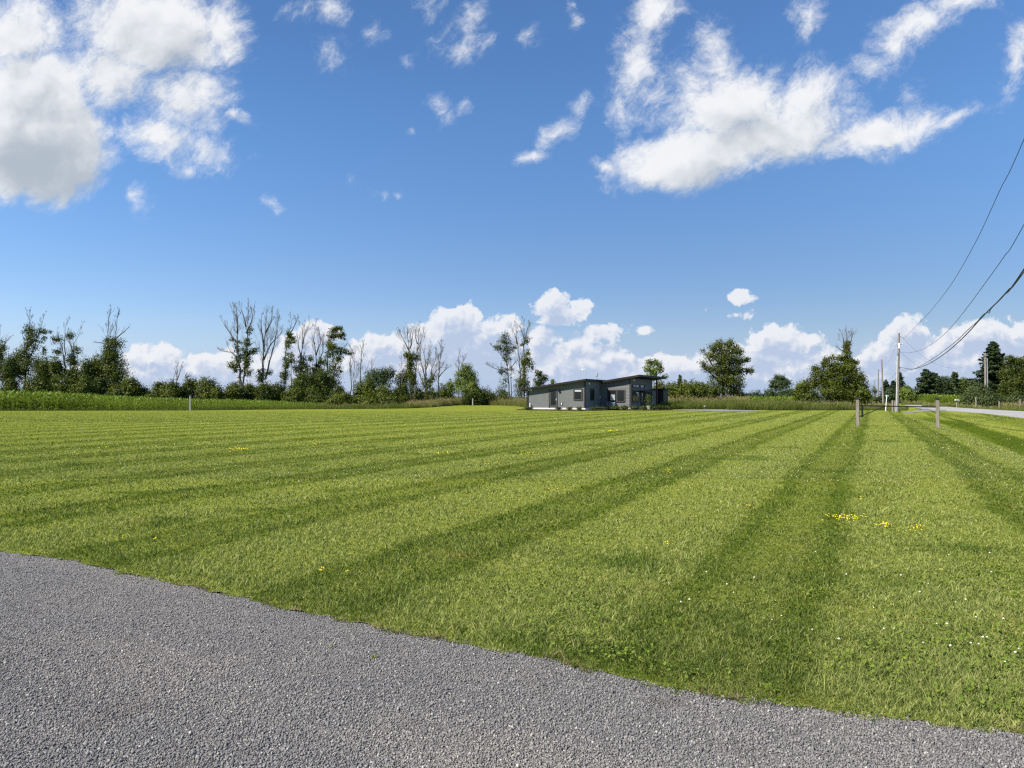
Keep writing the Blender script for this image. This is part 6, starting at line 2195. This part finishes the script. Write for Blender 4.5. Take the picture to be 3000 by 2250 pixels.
def wire(name, label, pts, rad, mat='wire', ext=True, sub=10, group='overhead wires'):
    """A smooth hanging wire through the points, carried on past the last one."""
    P_ = [np.array(p) for p in pts]
    if ext:
        d = P_[-1] - P_[-2]
        k = math.hypot(d[0], d[1])
        P_.append(P_[-1] + d * (16 / k) + np.array([0, 0, .9]))
    out = []
    for i in range(len(P_) - 1):
        a, b = P_[max(0, i - 1)], P_[i]
        c_, d_ = P_[i + 1], P_[min(len(P_) - 1, i + 2)]
        for t in np.linspace(0, 1, sub, endpoint=False):
            out.append(.5 * ((2 * b) + (-a + c_) * t + (2 * a - 5 * b + 4 * c_ - d_) * t ** 2 + (-a + 3 * b - 3 * c_ + d_) * t ** 3))
    out.append(P_[-1])
    mb = MB()
    mb.tube(out, rad, 5)
    return props(mb.build(name, M[mat]), label, 'wire', group)


def c8(x, y):
    return 2600 + x / 4.6075, 900 + y / 4.6075


top_at = pf + on_pole(pz(985)) + Vector((.5, -.06, -.3))
wire('power_line', 'thin upper wire rising steepest to the right edge from the pole top', [top_at] + [in_wire_plane(*c8(x, y)) for x, y in [(420, 222), (500, 143), (625, 0)]] + [in_wire_plane(*p) for p in [(2790, 828), (2860, 706), (2930, 556), (3000, 408)]], .011, 'wire')
mid_at = pf + on_pole(pz(1030)) + Vector((.12, -.05, 0))
wire('power_line', 'thin middle wire sweeping up to the right edge', [mid_at] + [in_wire_plane(*c8(x, y)) for x, y in [(260, 617), (430, 585), (620, 480), (800, 335), (950, 165), (1080, 0)]] + [in_wire_plane(*p) for p in [(2880, 838), (2940, 754), (3000, 658)]], .011, 'wire')
low_at = pf + on_pole(pz(1076)) + Vector((.15, -.05, 0))
wire('phone_cable', 'thick black lower cable sagging from the pole then rising to the right edge', [low_at] + [in_wire_plane(*c8(x, y)) for x, y in [(230, 822), (310, 834), (390, 826), (560, 762), (760, 635), (950, 478), (1110, 320), (1230, 185), (1330, 80), (1410, 0)]] + [in_wire_plane(*p) for p in [(2940, 866), (3000, 789)]], .022)
low2 = pf + on_pole(pz(1084)) + Vector((.15, -.05, 0))
wire('phone_cable', 'second black cable lashed beside the thick lower cable', [low2] + [in_wire_plane(*c8(x, y)) for x, y in [(250, 848), (340, 838), (450, 790), (620, 690), (800, 558), (950, 440), (1060, 330), (1200, 205), (1290, 105), (1345, 72), (1372, 78), (1392, 30)]] + [in_wire_plane(*p) for p in [(2914, 893), (2955, 848), (3000, 797)]], .015)
# to the pole across the road
A_, B_ = top_at, Vector((s2.x - .3, s2.y - .1, s2.z - .25))


def span(a, b, sag, n=9):
    return [a.lerp(b, t) - Vector((0, 0, sag * 4 * t * (1 - t))) for t in np.linspace(0, 1, n)]


wire('power_line', 'thin wire crossing the road from the main pole to the second pole, upper', span(A_, B_, 2.6), .011, 'alu', False, 4)
wire('power_line', 'thin wire crossing the road from the main pole to the second pole, lower', span(mid_at, Vector((s2.x - .2, s2.y - .1, s2.z - 3.4)), 2.0), .011, 'alu', False, 4)
wire('power_line', 'faint wire running from the main pole to the leaning far pole, upper', span(pf + on_pole(PH - .2), far_poles[0] - Vector((0, 0, .4)), 1.6), .010, 'alu', False, 4)
wire('power_line', 'faint wire running from the main pole to the leaning far pole, lower', span(low_at, far_poles[0] - Vector((0, 0, 3.6)), .8), .014, 'alu', False, 4)

# little weeds: in the gravel and along its edge
def weed(label, px, py, n, size, name='weed', leaf='clover'):
    seed_no[0] += 1
    rs_ = np.random.default_rng(seed_no[0])
    g_ = ground(px, py)
    t = thing(name, (g_.x, g_.y, -.01), label, 'weed', 'weeds by the gravel')
    az = rs_.uniform(0, 2 * PI, n)
    L = size * rs_.uniform(.5, 1.1, n)
    V_, Q_ = [], []
    for k in range(n):
        dx, dy_ = math.cos(az[k]), math.sin(az[k])
        w_ = L[k] * .13
        h_ = L[k] * rs_.uniform(.15, .5)
        b = len(V_)
        for t_, ww in ((.0, .4), (.55, 1.0), (1.0, .1)):
            V_ += [(dx * L[k] * t_ - dy_ * w_ * ww, dy_ * L[k] * t_ + dx * w_ * ww, h_ * math.sin(t_ * 2.2)), (dx * L[k] * t_ + dy_ * w_ * ww, dy_ * L[k] * t_ - dx * w_ * ww, h_ * math.sin(t_ * 2.2))]
        Q_ += [(b, b + 1, b + 3, b + 2), (b + 2, b + 3, b + 5, b + 4)]
    mesh_np('leaves', V_, quads=Q_, mat=M[leaf], parent=t, attr=rs_.uniform(0, 1, len(V_)))
    return t


weed('tiny green weed growing alone in the middle of the gravel', 1097, 1922, 16, .035)
weed('faint grass wisp in the gravel left of the lone weed', 965, 1894, 7, .03)
weed('flat rosette weed at the gravel edge right of centre', 2260, 2020, 14, .09)
weed('low leafy weed at the gravel edge below the clover', 2010, 1978, 12, .07)
weed('small leafy weed at the gravel edge near the middle', 1740, 1937, 14, .06)
weed('spreading weed with reddish stems at the left gravel edge', 860, 1783, 12, .06, leaf='straw')
